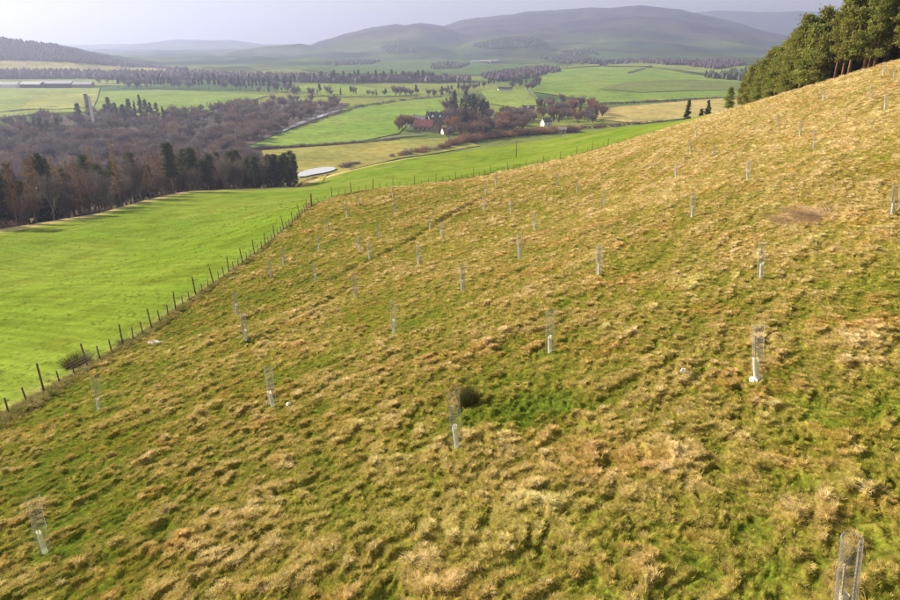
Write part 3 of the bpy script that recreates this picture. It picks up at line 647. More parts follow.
def bush(seed, H, W, n, w):
    rs = np.random.RandomState(seed); a = rs.rand(n) * 6.283; q = np.sqrt(rs.rand(n)); p0 = np.c_[np.cos(a) * q * W * .3, np.sin(a) * q * W * .3, np.zeros(n)]
    d = np.c_[np.cos(a) * q * W, np.sin(a) * q * W, H * (0.5 + 0.5 * rs.rand(n)) * (1.1 - 0.5 * q)]; p1 = p0 * 0.5 + d
    k = 5; t = 0.35 + 0.65 * rs.rand(n * k)[:, None]; c = np.repeat(p0, k, 0) * (1 - t) + np.repeat(p1, k, 0) * t
    A = np.r_[p0, c]; B = np.r_[p1, c + rs.normal(size=c.shape) * H * 0.14]; v, f = slivers(A, B, w, rs); return mesh_np('bush', v, f, False)
M['pine_leaf'] = mat('pine_needles', (0.15, 0.175, 0.032), 0.75, 0.45, 0.6, translucent=0.35, spec=0.1, objvar=0.22, rgb2=(0.225, 0.22, 0.045))
M['dark_leaf'] = mat('dark_needles', (0.048, 0.064, 0.026), 0.8, 0.4, 0.5, translucent=0.2, objvar=0.3, rgb2=(0.075, 0.082, 0.032))
M['pine_bark'] = mat('pine_bark', (0.20, 0.115, 0.075), 0.9, 0.5, 3.0, objvar=0.2)
M['grey_bark'] = mat('grey_bark', (0.16, 0.13, 0.105), 0.9, 0.5, 2.0, objvar=0.25)
M['pale_bark'] = mat('pale_bark', (0.24, 0.195, 0.155), 0.9, 0.5, 2.0, objvar=0.25)
M['larch_twig'] = mat('larch_twigs', (0.215, 0.125, 0.065), 0.9, 0.35, 0.4, translucent=0.2, objvar=0.3)
M['grey_twig'] = mat('grey_twigs', (0.165, 0.13, 0.125), 0.9, 0.35, 0.3, translucent=0.2, objvar=0.3)
M['brown_twig'] = mat('brown_twigs', (0.21, 0.145, 0.115), 0.9, 0.35, 0.3, translucent=0.2, objvar=0.3)
M['rust_twig'] = mat('rust_twigs', (0.27, 0.14, 0.075), 0.9, 0.35, 0.3, translucent=0.2, objvar=0.3)
KIND = {}
def kind(name, meshes, bark, leaf):
    out = []
    for t, c in meshes:
        t.materials.append(M[bark]); c.materials.append(M[leaf]); j = bpy.data.meshes.new(name)
        nv = len(t.vertices); tv = np.zeros(nv * 3); t.vertices.foreach_get('co', tv); cv = np.zeros(len(c.vertices) * 3); c.vertices.foreach_get('co', cv)
        fs = [tuple(p.vertices) for p in t.polygons] + [tuple(i + nv for i in p.vertices) for p in c.polygons]
        j.from_pydata(np.r_[tv, cv].reshape(-1, 3).tolist(), [], fs); j.materials.append(M[bark]); j.materials.append(M[leaf])
        j.polygons.foreach_set('material_index', np.r_[np.zeros(len(t.polygons), np.int32), np.ones(len(c.polygons), np.int32)]); j.update()
        out.append((t, c, j))
    KIND[name] = out
kind('pine', [pine(100 + i, 14 + i * 0.6, (0.26, 0.20, 0.38, 0.16)[i], (2.7, 2.9, 2.6, 2.7)[i], 58) for i in range(4)], 'pine_bark', 'pine_leaf')
kind('edge_pine', [pine(120 + i, 11.5 + i, 0.06, 2.7, 60) for i in range(2)], 'pine_bark', 'pine_leaf')
kind('dark_pine', [pine(140 + i, 17 + i, 0.45 - 0.1 * i, 2.4 + 0.2 * i, 44) for i in range(3)], 'pale_bark', 'dark_leaf')
kind('spruce', [spruce(160 + i, 18 + i, 2.9) for i in range(2)], 'grey_bark', 'dark_leaf')
kind('larch', [larch(180 + i, 18 + i, 2.5) for i in range(3)], 'pale_bark', 'larch_twig')
kind('birch', [bare(200 + i, 15 + i, 0.42, 0.36, 0.06, (6, 5, 5), 12) for i in range(3)], 'pale_bark', 'grey_twig')
kind('grey_tree', [bare(220 + i, 14 + i, 0.8, 0.16, 0.15, (7, 6, 5), 10) for i in range(3)], 'grey_bark', 'grey_twig')
kind('brown_tree', [bare(240 + i, 14 + i, 0.75, 0.16, 0.15, (7, 6, 5), 10) for i in range(3)], 'grey_bark', 'brown_twig')
kind('rust_tree', [bare(260 + i, 11 + i, 0.65, 0.14, 0.14, (7, 6, 5), 9) for i in range(2)], 'grey_bark', 'rust_twig')
kind('tall_conifer', [pine(280 + i, 22, 0.42 + .05 * i, 2.9, 44, clump=16, size=0.7) for i in range(2)], 'grey_bark', 'dark_leaf')
ORD = ['first', 'second', 'third', 'fourth', 'fifth', 'sixth', 'seventh', 'eighth', 'ninth', 'tenth', 'eleventh', 'twelfth', 'thirteenth', 'fourteenth', 'fifteenth', 'sixteenth', 'seventeenth', 'eighteenth', 'nineteenth']
TENS = {20: ('twentieth', 'twenty'), 30: ('thirtieth', 'thirty'), 40: ('fortieth', 'forty'), 50: ('fiftieth', 'fifty'), 60: ('sixtieth', 'sixty')}
def nth(i):                       # 0 -> first
    n = i + 1
    if n < 20: return ORD[n - 1]
    a, b = TENS[n // 10 * 10]; return a if n % 10 == 0 else b + ' ' + ORD[n % 10 - 1]
NTREE = [0]
def plant(name, k, p, H, label, group, parts=False, cat='tree'):
    t, c, j = random.choice(KIND[k]); zs = np.array([v.co.z for v in (t.vertices[-1],)])
    h0 = KIND[k][0][2].get('h') or 0
    s = H / j_height(j); rz = random.random() * 6.283; NTREE[0] += 1
    if parts:
        o = empty(name, p, rz); o.scale = (s * random.uniform(.9, 1.1), s * random.uniform(.9, 1.1), s)
        link('trunk', t, o); link('crown', c, o)
    else:
        o = link(name, j); o.location = [float(q) for q in p]; o.rotation_euler = (0, 0, rz); o.scale = (s * random.uniform(.9, 1.15), s * random.uniform(.9, 1.15), s)
    return tag(o, label, cat, group)
_jh = {}
def j_height(j):
    if j.name not in _jh: _jh[j.name] = max(v.co.z for v in j.vertices)
    return _jh[j.name]

# the pine wood on the right skyline
pe = [tuple(pr(*q)[:2]) for q in [(742, 107, 226), (775, 98, 190), (800, 90, 166), (860, 73, 153), (903, 60, 147)]] + [(97, 112), (118, 92)]
def along(pts, step):
    pts = np.array(pts); d = np.r_[0, np.cumsum(np.hypot(*np.diff(pts, axis=0).T))]; s = np.arange(0, d[-1], step)
    return np.c_[np.interp(s, d, pts[:, 0]), np.interp(s, d, pts[:, 1])], s / d[-1]
E_, tt = along(pe, 3.0); nrm = np.array([0.93, 0.36])
for row in range(7):
    for ei, ((x, y), t) in enumerate(zip(E_, tt)):
        x2 = x + nrm[0] * row * 4.2 + random.uniform(-1.3, 1.3) + 0.6; y2 = y + nrm[1] * row * 4.2 + random.uniform(-1.3, 1.3)
        if row and random.random() < 0.12: continue
        k = 'edge_pine' if (row == 0 and t < 0.5 and random.random() < 0.7) else 'pine'
        H = random.uniform(12.0, 17.0) * (0.86 if row == 0 and k == 'edge_pine' else 1.0) * (0.8 + 0.2 * min(1, t * 4))
        if row == 0 and t < 0.015: plant('pine_tree', k, (x2, y2, float(Z(x2, y2))), 10, 'short bushy pine at the lowest left end of the sunlit pine wood', None, True); continue
        plant('pine_tree', k, (x2, y2, float(Z(x2, y2))), H, nth(ei) + ' front row pine from the left along the edge of the sunlit wood' if row == 0 else 'tall pine deeper inside the sunlit wood on the right skyline',
              'pines at the edge of the right wood' if row == 0 else 'pines inside the right wood', True)
# the plantation at the foot of the pasture
random.seed(21)
for row in range(9):
    a = -0.72
    while a < -0.222:
        r = float(field_r(a)) + 10 + row * 5.3 + random.uniform(-1.5, 1.5); aa = a + random.uniform(-.4, .4) * 4.5 / r
        x, y = r * math.sin(aa), r * math.cos(aa); px = 450 + F_PX * math.tan(aa) / CP
        a += 4.1 / r
        if row and random.random() < 0.12: continue
        u = random.random()
        if px < 14: k = 'spruce' if u < 0.12 else 'dark_pine' if u < 0.4 else 'larch' if u < 0.55 else 'birch'
        elif px < 150: k = ('birch' if u < 0.72 else 'larch') if row < 3 else ('larch' if u < 0.55 else 'dark_pine' if u < 0.8 else 'birch')
        elif px < 245: k = ('birch' if u < 0.5 else 'dark_pine') if row < 3 else ('dark_pine' if u < 0.55 else 'birch' if u < 0.8 else 'larch')
        else: k = 'dark_pine' if u < 0.7 else 'birch'
        H = {'birch': 17.5, 'larch': 22, 'dark_pine': 20.5, 'spruce': 22}[k] * random.uniform(0.76, 1.12) * (0.9 if px > 230 else 1)
        nm = {'birch': 'birch_tree', 'larch': 'larch_tree', 'dark_pine': 'pine_tree', 'spruce': 'spruce_tree'}[k]
        lb = {'birch': 'bare pale stemmed tree in the plantation at the foot of the green pasture', 'larch': 'leafless orange brown larch in the plantation below the green pasture',
              'dark_pine': 'dark pine with bare lower stem in the plantation below the green pasture', 'spruce': 'dark spruce among bare trees at the far left of the plantation'}[k]
        plant(nm, k, (x, y, float(Z(x, y))), H, lb, {'birch': 'bare trees', 'larch': 'larches', 'dark_pine': 'dark pines', 'spruce': 'spruces'}[k] + ' of the plantation', True)
for px, r, H in ((262, 295, 16), (271, 298, 17), (279, 298, 12), (287, 298, 7)):
    p = at_r(px, r); plant('pine_tree', 'dark_pine', p, H, {262: 'dark pine fourth from the right end of the plantation', 271: 'tallest dark pine near the right end of the plantation', 279: 'mid-height dark pine next to the last small one of the plantation', 287: 'lowest small dark pine ending the plantation above the pond'}[px], None, True)
def in_poly(poly, n, seed):
    rs = np.random.RandomState(seed); p = np.array(poly, float); lo, hi = p.min(0), p.max(0); out = []
    while len(out) < n:
        q = lo + (hi - lo) * rs.rand(2); c = False; j = len(p) - 1
        for i in range(len(p)):
            if (p[i, 1] > q[1]) != (p[j, 1] > q[1]) and q[0] < (p[j, 0] - p[i, 0]) * (q[1] - p[i, 1]) / (p[j, 1] - p[i, 1]) + p[i, 0]: c = not c
            j = i
        if c: out.append(q)
    out = np.array(out); return at_many(out[:, 0], out[:, 1]), out
def grove(name, poly, n, kinds, H, label, group, seed):
    P, Q = in_poly(poly, n, seed); random.seed(seed)
    for p in P: plant(name, random.choice(kinds), p, random.uniform(*H), label, group)
def on_line(pts, n, jit=0.8):
    q, t = along(pts, 1e-3 + sum(math.dist(a, b) for a, b in zip(pts[:-1], pts[1:])) / n); q = q + np.random.uniform(-jit, jit, q.shape) * np.array([1.5, 0.35]); return at_many(q[:, 0], q[:, 1])
# the big bare wood in the valley
grove('bare_tree', [(-50, 135), (0, 127), (40, 119), (80, 115), (150, 114), (200, 113), (240, 107), (262, 104), (250, 150), (255, 172), (240, 180), (-50, 196)], 110, ['grey_tree'] * 3 + ['brown_tree'], (13, 19), 'bare grey tree in the wide valley wood behind the plantation', 'bare trees of the valley wood', 31)
grove('bare_tree', [(215, 113), (262, 103), (300, 101), (345, 104), (340, 110), (312, 119), (284, 131), (245, 148), (225, 135)], 55, ['brown_tree'] * 2 + ['grey_tree'], (13, 18), 'bare brown tree in the wood along the river bend', 'bare trees along the river', 32)
random.seed(33)
for px, r, H in ((68, 840, 20), (96, 850, 18), (101, 870, 23), (107, 850, 19), (114, 840, 18), (121, 870, 21), (127, 850, 20), (133, 860, 25), (138, 850, 21), (143, 840, 19), (149, 850, 18), (155, 840, 15), (26, 720, 18), (20, 730, 15), (6, 700, 14), (44, 760, 14), (33, 740, 14)):
    plant('evergreen_tree', random.choice(('spruce', 'dark_pine', 'dark_pine')), at_r(px, r), H * 1.2, 'dark evergreen standing above the bare wood near the tower', 'evergreens near the tower')
def wood_mass(name, poly, n, kinds, H, label, seed):
    global proto
    P, _ = in_poly(poly, n, seed); rs = np.random.RandomState(seed); proto = bpy.data.collections.new(name); js = [j for k in kinds for t, c, j in KIND[k]]
    for i, j in enumerate(js): proto.objects.link(bpy.data.objects.new('%02d_tree' % i, j))
    me = bpy.data.meshes.new(name); me.vertices.add(n); me.vertices.foreach_set('co', P.astype(np.float32).ravel())
    for nm, ty, dat, key in (('rot', 'FLOAT_VECTOR', np.c_[np.zeros((n, 2)), rs.rand(n) * 6.28], 'vector'), ('scl', 'FLOAT', rs.uniform(*H, n) / 15.0, 'value'), ('knd', 'INT', rs.randint(0, len(js), n), 'value')):
        q = me.attributes.new(nm, ty, 'POINT'); q.data.foreach_set(key, dat.astype(np.int32 if ty == 'INT' else np.float32).ravel())
    o = tag(link(name, me), label, 'wood', kind='stuff'); o.modifiers.new('trees', 'NODES').node_group = instancer(name)
wood_mass('valley_wood', [(-50, 135), (0, 127), (40, 119), (80, 115), (150, 114), (200, 113), (262, 104), (300, 101), (345, 104), (340, 110), (312, 119), (284, 131), (245, 148), (255, 172), (240, 180), (-50, 190)], 640, ['grey_tree', 'grey_tree', 'brown_tree'], (12, 17), 'mass of bare grey and brown trees filling the valley wood by the river', 36)
# shelter belts of tall conifers across the valley
def belt(pts, n, H, label, group, seed, kinds=('tall_conifer', 'tall_conifer', 'grey_tree'), name='conifer_tree', jit=1.4):
    np.random.seed(seed); random.seed(seed)
    for i, p in enumerate(sorted(on_line(pts, n, jit).tolist(), key=lambda q: q[0] / q[1])): plant(name, random.choice(kinds), p, random.uniform(*H), label % nth(i), group)
belt([(120, 88.5), (165, 88.5), (230, 89.5), (295, 92.5)], 46, (17, 24), '%s tree from the left in the front shelter belt behind the left green field', 'conifers of the front shelter belt', 41)
belt([(100, 84), (170, 84), (240, 84.5), (300, 85)], 40, (18, 24), '%s tree from the left in the second shelter belt across the valley', 'conifers of the second shelter belt', 42)
belt([(250, 91), (300, 95), (345, 95.5), (400, 96.5), (455, 96)], 36, (9, 20), '%s tree from the left in the open row beyond the river meadow', 'conifers of the riverside belt', 43, ('tall_conifer', 'grey_tree', 'spruce', 'brown_tree'), jit=3.0)
belt([(300, 84), (350, 82.5), (400, 82), (435, 82)], 36, (20, 26), '%s tree from the left in the dark strip beyond the river', 'conifers of the dark strip', 44)
belt([(440, 95), (470, 91), (500, 85)], 18, (13, 18), '%s tree from the left in the belt behind the village', 'trees behind the village', 45, ('grey_tree', 'tall_conifer'))
# village trees
grove('evergreen_tree', [(446, 116), (470, 112), (492, 118), (488, 132), (450, 130), (446, 106), (480, 102)], 30, ['spruce', 'dark_pine', 'tall_conifer', 'grey_tree'], (17, 27), 'tall dark evergreen in the clump beside the red roofed house', 'evergreens beside the red roof', 51)
grove('bare_tree', [(446, 126), (480, 124), (520, 122), (524, 132), (490, 138), (450, 140)], 62, ['brown_tree', 'rust_tree', 'grey_tree', 'larch'], (12, 20), 'bare brown tree in the clump right of the red roofed house', 'bare village trees', 52)
grove('bare_tree', [(498, 112), (530, 113), (535, 124), (505, 126)], 22, ['grey_tree', 'spruce', 'brown_tree'], (10, 15), 'tree among the houses in the middle of the village', 'trees among the houses', 53)
grove('evergreen_tree', [(505, 86), (520, 84), (541, 83), (540, 90), (524, 91), (506, 90)], 20, ['spruce', 'dark_pine', 'grey_tree'], (14, 19), 'dark tree in the copse behind the long white building', 'trees of the copse', 54)
grove('bare_tree', [(536, 104), (560, 101), (590, 106), (608, 114), (598, 124), (560, 124), (538, 118)], 66, ['brown_tree', 'grey_tree', 'rust_tree', 'grey_tree', 'spruce'], (10, 17), 'tree in the grove right of the white cottage', 'trees right of the cottage', 55)
belt([(396, 131), (404, 129), (412, 128), (420, 127)], 7, (10, 17), '%s rust brown tree from the left beside the red roofed house', 'rust trees by the red roof', 56, ('rust_tree',), 'bare_tree')
random.seed(57)
for px, py, H, k, l in ((687, 122, 9.5, 'spruce', 'lone dark evergreen on the skyline left of the pine wood'), (701, 119, 7, 'dark_pine', 'smaller evergreen of the pair left of the pine wood'), (707, 118.5, 9.5, 'spruce', 'taller evergreen of the pair left of the pine wood'),
                        (735, 110, 7, 'edge_pine', 'little pine standing just below the wood end')):
    p = at_r(px, 330 if px < 730 else 232); 
    if px < 730: p = pr(px, py, 345); p[2] = float(Z(p[0], p[1]))
    plant('evergreen_tree', k, p, H * (1.6 if px < 730 else 1), l, None, True)
# hedges and scrub
M['bush'] = [bush(300 + i, 1, 0.8, 90, 0.035) for i in range(3)]
for b_, k in zip(M['bush'], ('brown_twig', 'rust_twig', 'grey_twig')): b_.materials.append(M[k])
def shrubs(name, pts, n, H, label, group, seed, idx=(0, 1, 2), jit=1.0):
    np.random.seed(seed); random.seed(seed)
    for p in on_line(pts, n, jit):
        o = link(name, M['bush'][random.choice(idx)]); h = random.uniform(*H); o.location = [float(v) for v in p]; o.rotation_euler = (0, 0, random.random() * 6.28)
        o.scale = (h * random.uniform(.8, 1.3),) * 2 + (h,); tag(o, label, 'shrub', group)
shrubs('scrub_bush', [(448, 146), (470, 141), (500, 137), (540, 133.5), (575, 131)], 95, (5, 9), 'rust brown leafless shrub in the scrub strip above the pasture crest', 'shrubs of the rust brown scrub strip', 61, (0, 1, 1), 2.2)
shrubs('scrub_bush', [(395, 157), (415, 153), (440, 149), (455, 147)], 16, (3.5, 6), 'leafless shrub at the lower left of the scrub strip', 'shrubs left of the scrub strip', 62, (0, 1, 2), 2)
shrubs('scrub_bush', [(548, 131), (590, 128), (625, 125), (665, 121)], 26, (3, 5), 'low brown shrub along the track below the straw field', 'shrubs below the straw field', 63, (0, 1, 2), 1.2)
shrubs('hedge_bush', [(255, 149), (300, 147), (350, 144), (400, 140)], 44, (2.5, 4), 'dark low bush in the hedge line across the river meadows', 'bushes of the meadow hedge', 64, (0, 2, 2), .5)
shrubs('hedge_bush', [(565, 106), (600, 105), (650, 102), (700, 100), (745, 97)], 44, (3, 5), 'bush in the hedge line above the straw field', 'bushes of the straw field hedge', 65, (0, 2), .4)
shrubs('hedge_bush', [(0, 113), (30, 110.5), (60, 108)], 20, (2.5, 4), 'bush in the hedge below the yellow field', 'bushes of the yellow field hedge', 66, (2,), .3)
shrubs('hedge_bush', [(628, 74), (640, 71), (652, 66.5)], 16, (5, 8), 'bush in the hedge running up the far green field', 'bushes of the far field hedge', 67, (2,), .3)
shrubs('river_bush', [(300, 127.5), (318, 121), (338, 114.5), (360, 107.5), (400, 101.5), (444, 97.5)], 46, (3, 6), 'grey bush on the bank between the river and the meadow', 'bushes of the river bank', 69, (0, 2, 2), .8)
shrubs('pond_bush', [(345, 168), (352, 165), (360, 163.5)], 6, (3, 5), 'brown bush between the pond and the pasture crest', 'bushes right of the pond', 68, (0, 2), 1)
np.random.seed(77); random.seed(77)
for i in range(120):
    a = random.uniform(-0.66, -0.225); r = float(field_r(a)) + random.uniform(4, 18); o = link('understorey_bush', M['bush'][random.choice((0, 2))]); x, y = r * math.sin(a), r * math.cos(a); h = random.uniform(2.2, 4.5)
    o.location = (x, y, float(Z(x, y)) - .1); o.rotation_euler = (0, 0, random.random() * 6.28); o.scale = (h * 1.1, h * 1.1, h); tag(o, 'low leafless bush under the plantation trees at the pasture edge', 'shrub', 'undergrowth of the plantation')
# far woods that read as one mass
def far_wood(name, polys, n, H, W, label, seed, m_='dark_leaf'):
    rs = np.random.RandomState(seed); V = []; Fc = []
    for poly, share in polys:
        P, _ = in_poly(poly, int(n * share), seed)
        for p in P:
            h = rs.uniform(*H); w = W * h * rs.uniform(.7, 1.2); k = len(V)
            V.append((p[0], p[1], p[2] + h)); a0 = rs.rand() * 6.28
            for zz, q in ((0.62, 0.75), (0.3, 1.0), (-0.1, 0.6)):
                V += [(p[0] + math.cos(a0 + i * 1.2566) * w * q * rs.uniform(.75, 1.2), p[1] + math.sin(a0 + i * 1.2566) * w * q * rs.uniform(.75, 1.2), p[2] + h * (zz + rs.uniform(-.08, .08))) for i in range(5)]
            for i in range(5):
                j = (i + 1) % 5; Fc += [(k, k + 1 + i, k + 1 + j)]
                for s in (1, 6): Fc += [(k + s + i, k + s + 5 + i, k + s + 5 + j), (k + s + i, k + s + 5 + j, k + s + j)]
    tag(link(name, mesh_np(name, V, np.array(Fc), False), mat=M[m_]), label, 'wood', kind='stuff')
far_wood('far_woodland', [([(-60, 40), (0, 40), (50, 46), (100, 57), (130, 65), (180, 70), (215, 73), (120, 67), (60, 62), (-60, 60)], 1)], 3200, (8, 14), 0.4, 'hazy dark wood covering the far hill on the left', 71, 'grey_twig')
far_wood('far_woodland', [([(-60, 74), (80, 74), (200, 75), (330, 79), (470, 80), (470, 83), (330, 83), (200, 80), (-60, 78.5)], 1)], 1700, (11, 17), 0.36, 'long dark tree belt across the far side of the valley', 72, 'grey_twig')
far_wood('far_woodland', [([(470, 46), (500, 39), (530, 38), (548, 45), (520, 48), (490, 49)], .4), ([(430, 66), (450, 63), (470, 65), (460, 69), (432, 70)], .12), ([(325, 64), (350, 62), (380, 62), (370, 65), (335, 66)], .12), ([(540, 58), (580, 54), (600, 62), (560, 64)], .15), ([(560, 52), (590, 50), (600, 56), (570, 54)], .1), ([(380, 47), (410, 45), (415, 52), (390, 54)], .11)], 1800, (8, 14), 0.45, 'dark wooded knoll and copses on the lower slopes of the far hill', 73)
far_wood('far_woodland', [([(585, 64), (640, 60), (700, 62), (740, 60), (745, 66), (715, 70), (690, 67), (640, 63.5), (600, 66)], .6), ([(480, 77), (510, 72), (545, 68), (560, 72), (535, 77), (500, 82)], .4)], 1100, (9, 14), 0.45, 'brown winter wood along the valley bottom right of the village', 74, 'grey_twig')
far_wood('far_woodland', [([(700, 78), (725, 75), (745, 74), (745, 82), (720, 80)], 1)], 90, (12, 17), 0.4, 'dark wood peeping out left of the pine wood', 75)
# ------------------------------------------------------------------ the fence between pasture and hillside
M['post'] = mat('weathered_post', (0.17, 0.125, 0.085), 0.9, 0.45, 6.0, objvar=0.25, bump=0.3)
M['wire'] = mat('fence_wire', (0.30, 0.29, 0.28), 0.5, 0.2, 5.0, metallic=0.6)
def post_mesh(name, h, r):
    mb = MB(); mb.tube([(0, 0, -0.4), (0, 0, h * 0.5), (0, 0, h - 0.03), (0, 0, h)], [r * 1.03, r, r * 0.97, r * 0.75], 8); return mb.mesh(name, True)
POST = [post_mesh('tall_post', 1.95, 0.062), post_mesh('tall_post', 1.8, 0.056), post_mesh('stake', 1.0, 0.042), post_mesh('stake', 1.12, 0.046), post_mesh('corner_post', 2.1, 0.11)]
for q in POST: q.materials.append(M['post'])
def build_fence(name, pts, label, step, tall_every, wires, hs, lean=0.05):
    xy, t = along(pts, step); root = empty(name, (xy[0, 0], xy[0, 1], float(Z(*xy[0]))))
    tag(root, label, 'fence'); o0 = np.array(root.location); zz = Z(xy[:, 0], xy[:, 1]) + 0.08; rs = random.Random(5); tops = []
    for i, ((x, y), z) in enumerate(zip(xy, zz)):
        tall = i % tall_every == 0; me = POST[rs.randint(0, 1)] if tall else POST[rs.randint(2, 3)]
        p = link('post' if tall else 'stake', me, root); p.location = (x - o0[0], y - o0[1], z - o0[2])
        p.rotation_euler = (rs.gauss(0, .035), rs.gauss(-lean, .04), rs.random() * 6.28 * 0); s = hs * rs.uniform(.93, 1.06); p.scale = (hs, hs, s)
    for h in wires:
        mb = MB(); mb.tube([(x - o0[0], y - o0[1], z - o0[2] + h) for (x, y), z in zip(xy, zz)], 0.006, 4); link('wire', mb.mesh('wire'), root, M['wire'])
    return root, xy, zz
corner = (-21.8, 107.0)
fl = [(FENCE_X, -8.0)] + [(FENCE_X, 36.2)] + [(FENCE_X, 60), (FENCE_X + .1, 85), corner]
build_fence('field_fence', fl, 'wooden post and wire fence running down between the green pasture and rough hillside', 1.55, 3, (0.12, 0.3, 0.48, 0.66, 0.86, 1.05), 1.0)
fl2 = [corner] + [tuple(pr(*q)[:2] * 1.002) for q in EDGE_PX[:6]]
r2, xy2, zz2 = build_fence('field_fence', fl2, 'distant post and wire fence along the pasture crest right of the corner post', 1.55, 3, (0.3, 0.66, 1.05), 1.0, 0.0)
cp = link('corner_post', POST[4], r2); cp.location = (0, 0, 0.05)

# ------------------------------------------------------------------ tree guards
M['tube'] = mat('shelter_plastic', (0.86, 0.87, 0.74), 0.45, 0.1, 4.0, translucent=0.45, spec=0.4, objvar=0.08)
M['tube_w'] = mat('white_plastic', (0.80, 0.79, 0.74), 0.5, 0.1, 6.0, translucent=0.2)
M['net'] = mat('guard_net', (0.36, 0.355, 0.33), 0.5, 0.25, 9.0, spec=0.4, objvar=0.12)
M['net_dark'] = mat('galvanised_net', (0.24, 0.235, 0.22), 0.5, 0.25, 9.0, spec=0.4)
M['stake'] = mat('stake_wood', (0.42, 0.35, 0.26), 0.85, 0.4, 8.0)
def tube_mesh(h, r):              # open-topped shelter tube with a flared lip and a slit
    n = 18; V = []; Fc = []; prof = [(-0.06, r * 1.12), (0.02, r * 1.05), (0.08, r), (h * .5, r * 0.98), (h - 0.03, r), (h, r * 1.09), (h - 0.004, r * 1.03), (h - .1, r * .9), (0.1, r * .9)]
    for z, q in prof:
        for k in range(n): a = 6.2832 * k / n; V.append((q * math.cos(a), q * math.sin(a), z + (0.03 * math.cos(a) if z > h - .05 else 0)))
    for i in range(len(prof) - 1):
        for k in range(n): Fc.append((i * n + k, i * n + (k + 1) % n, (i + 1) * n + (k + 1) % n, (i + 1) * n + k))
    return MB().add(V, Fc).mesh('tube', True)
def net_rings(h, r, seed, th=1.0):        # welded net: uprights and rings
    rs = random.Random(seed); mb = MB(); nu = 14
    def rad(z, a): return r * (1 + 0.05 * math.sin(3 * z + seed) + 0.03 * math.sin(2 * a + seed))
    for k in range(nu):
        a = 6.2832 * k / nu; mb.tube([(rad(z, a) * math.cos(a), rad(z, a) * math.sin(a), z) for z in np.linspace(0.0, h + rs.uniform(-.01, .03), 7)], (0.0024 if k % 7 else 0.005) * th, 3, False)
    z = 0.05
    while z <= h:
        dz = rs.uniform(-.012, .012); mb.tube([(rad(z, 6.2832 * k / 14) * math.cos(6.2832 * k / 14), rad(z, 6.2832 * k / 14) * math.sin(6.2832 * k / 14), z + dz * math.cos(6.2832 * k / 14)) for k in range(15)], (0.002 if z < .7 else 0.003) * th, 3, False); z += 0.17 if z < 0.7 else 0.085
    return mb.mesh('net')
def net_diamond(h, r, seed):
    mb = MB(); nu = 24; seg = 30
    for sgn in (1, -1):
        for k in range(nu):
            mb.tube([(r * (1 + .04 * math.sin(4 * t)) * math.cos(6.2832 * (k / nu + sgn * t * 0.95)), r * (1 + .04 * math.sin(4 * t)) * math.sin(6.2832 * (k / nu + sgn * t * 0.95)), h * t) for t in np.linspace(0, 1, seg)], 0.0022, 3, False)
    for s in range(2): mb.tube([(r * math.cos(6.2832 * k / 20), r * math.sin(6.2832 * k / 20), h * s + (0.01 if s == 0 else -.005)) for k in range(21)], 0.005, 3, False)
    return mb.mesh('net')
def stake_mesh(h, x):
    mb = MB(); mb.box(x, 0, -0.25, 0.022, 0.022, h + 0.25); return mb.mesh('stake')
def skirt_mesh(seed):             # torn pale ground collar at the foot
    rs = random.Random(seed); n = 11; V = [(0, 0, 0.09)] + [((0.15 + rs.uniform(-.05, .08)) * math.cos(6.2832 * k / n), (0.15 + rs.uniform(-.05, .08)) * math.sin(6.2832 * k / n), 0.06 + rs.uniform(-.02, .05)) for k in range(n)]
    V += [(v[0], v[1], -0.05) for v in V[1:]]
    return MB().add(V, [(0, 1 + k, 1 + (k + 1) % n) for k in range(n)] + [(1 + k, 1 + n + k, 1 + n + (k + 1) % n, 1 + (k + 1) % n) for k in range(n)]).mesh('collar')
TUBES = [tube_mesh(0.62, 0.066), tube_mesh(0.65, 0.075), tube_mesh(0.58, 0.064)]
NETS = [net_rings(1.75, 0.165, 1), net_rings(1.7, 0.155, 2), net_rings(1.8, 0.175, 3)]; NETD = net_diamond(1.66, 0.14, 4); NETF = [net_rings(1.75, 0.165, 5, 1.9), net_rings(1.7, 0.155, 6, 1.9)]
STK = [stake_mesh(1.2, -0.075), stake_mesh(1.5, 0.18)]; COL = [skirt_mesh(1), skirt_mesh(2)]
for l, mn in ((TUBES, 'tube'), (NETS + NETF, 'net'), ([NETD], 'net_dark'), (STK, 'stake'), (COL, 'tube_w')):
    for q in l: q.materials.append(M[mn])
rs_ = random.Random(11)
for i, ((px, py, lean, colr, lab), p) in enumerate(zip(GUARDS, GP)):
    g = empty('tree_guard', (p[0], p[1], p[2] + max(0.05, float(rough(p[0], p[1], math.hypot(p[0], p[1]))[0])) + 0.03), 0.0)
    g.rotation_euler = (rs_.gauss(0, .03), -lean + rs_.gauss(0, .015), 0); tag(g, lab, 'tree guard', G)
    near_ = i == 2
    n_ = link('net', NETD if near_ else NETS[i % 3] if math.hypot(p[0], p[1]) < 34 else NETF[i % 2], g); n_.rotation_euler = (0, 0, rs_.random() * 6.28)
    s_ = link('stake', STK[0], g); s_.rotation_euler = (0, 0, rs_.uniform(-.6, .6))
    if near_: s2 = link('stake', STK[1], g); s2.rotation_euler = (0, 0, .5)
    fs = 1.0 if math.hypot(p[0], p[1]) < 34 else 1.25; t_ = link('tube', TUBES[i % 3], g); t_.scale = (fs, fs, 1.06 * fs ** .5); t_.rotation_euler = (rs_.gauss(0, .04), rs_.gauss(0, .04), rs_.random() * 6.28); t_.location = (rs_.uniform(-.03, .03), 0, 0)
    if colr: c_ = link('collar', COL[i % 2], g); c_.location = (-0.06, -0.02, 0); c_.scale = (.75, .75, .9) if i == 1 else (.65, .65, .8)
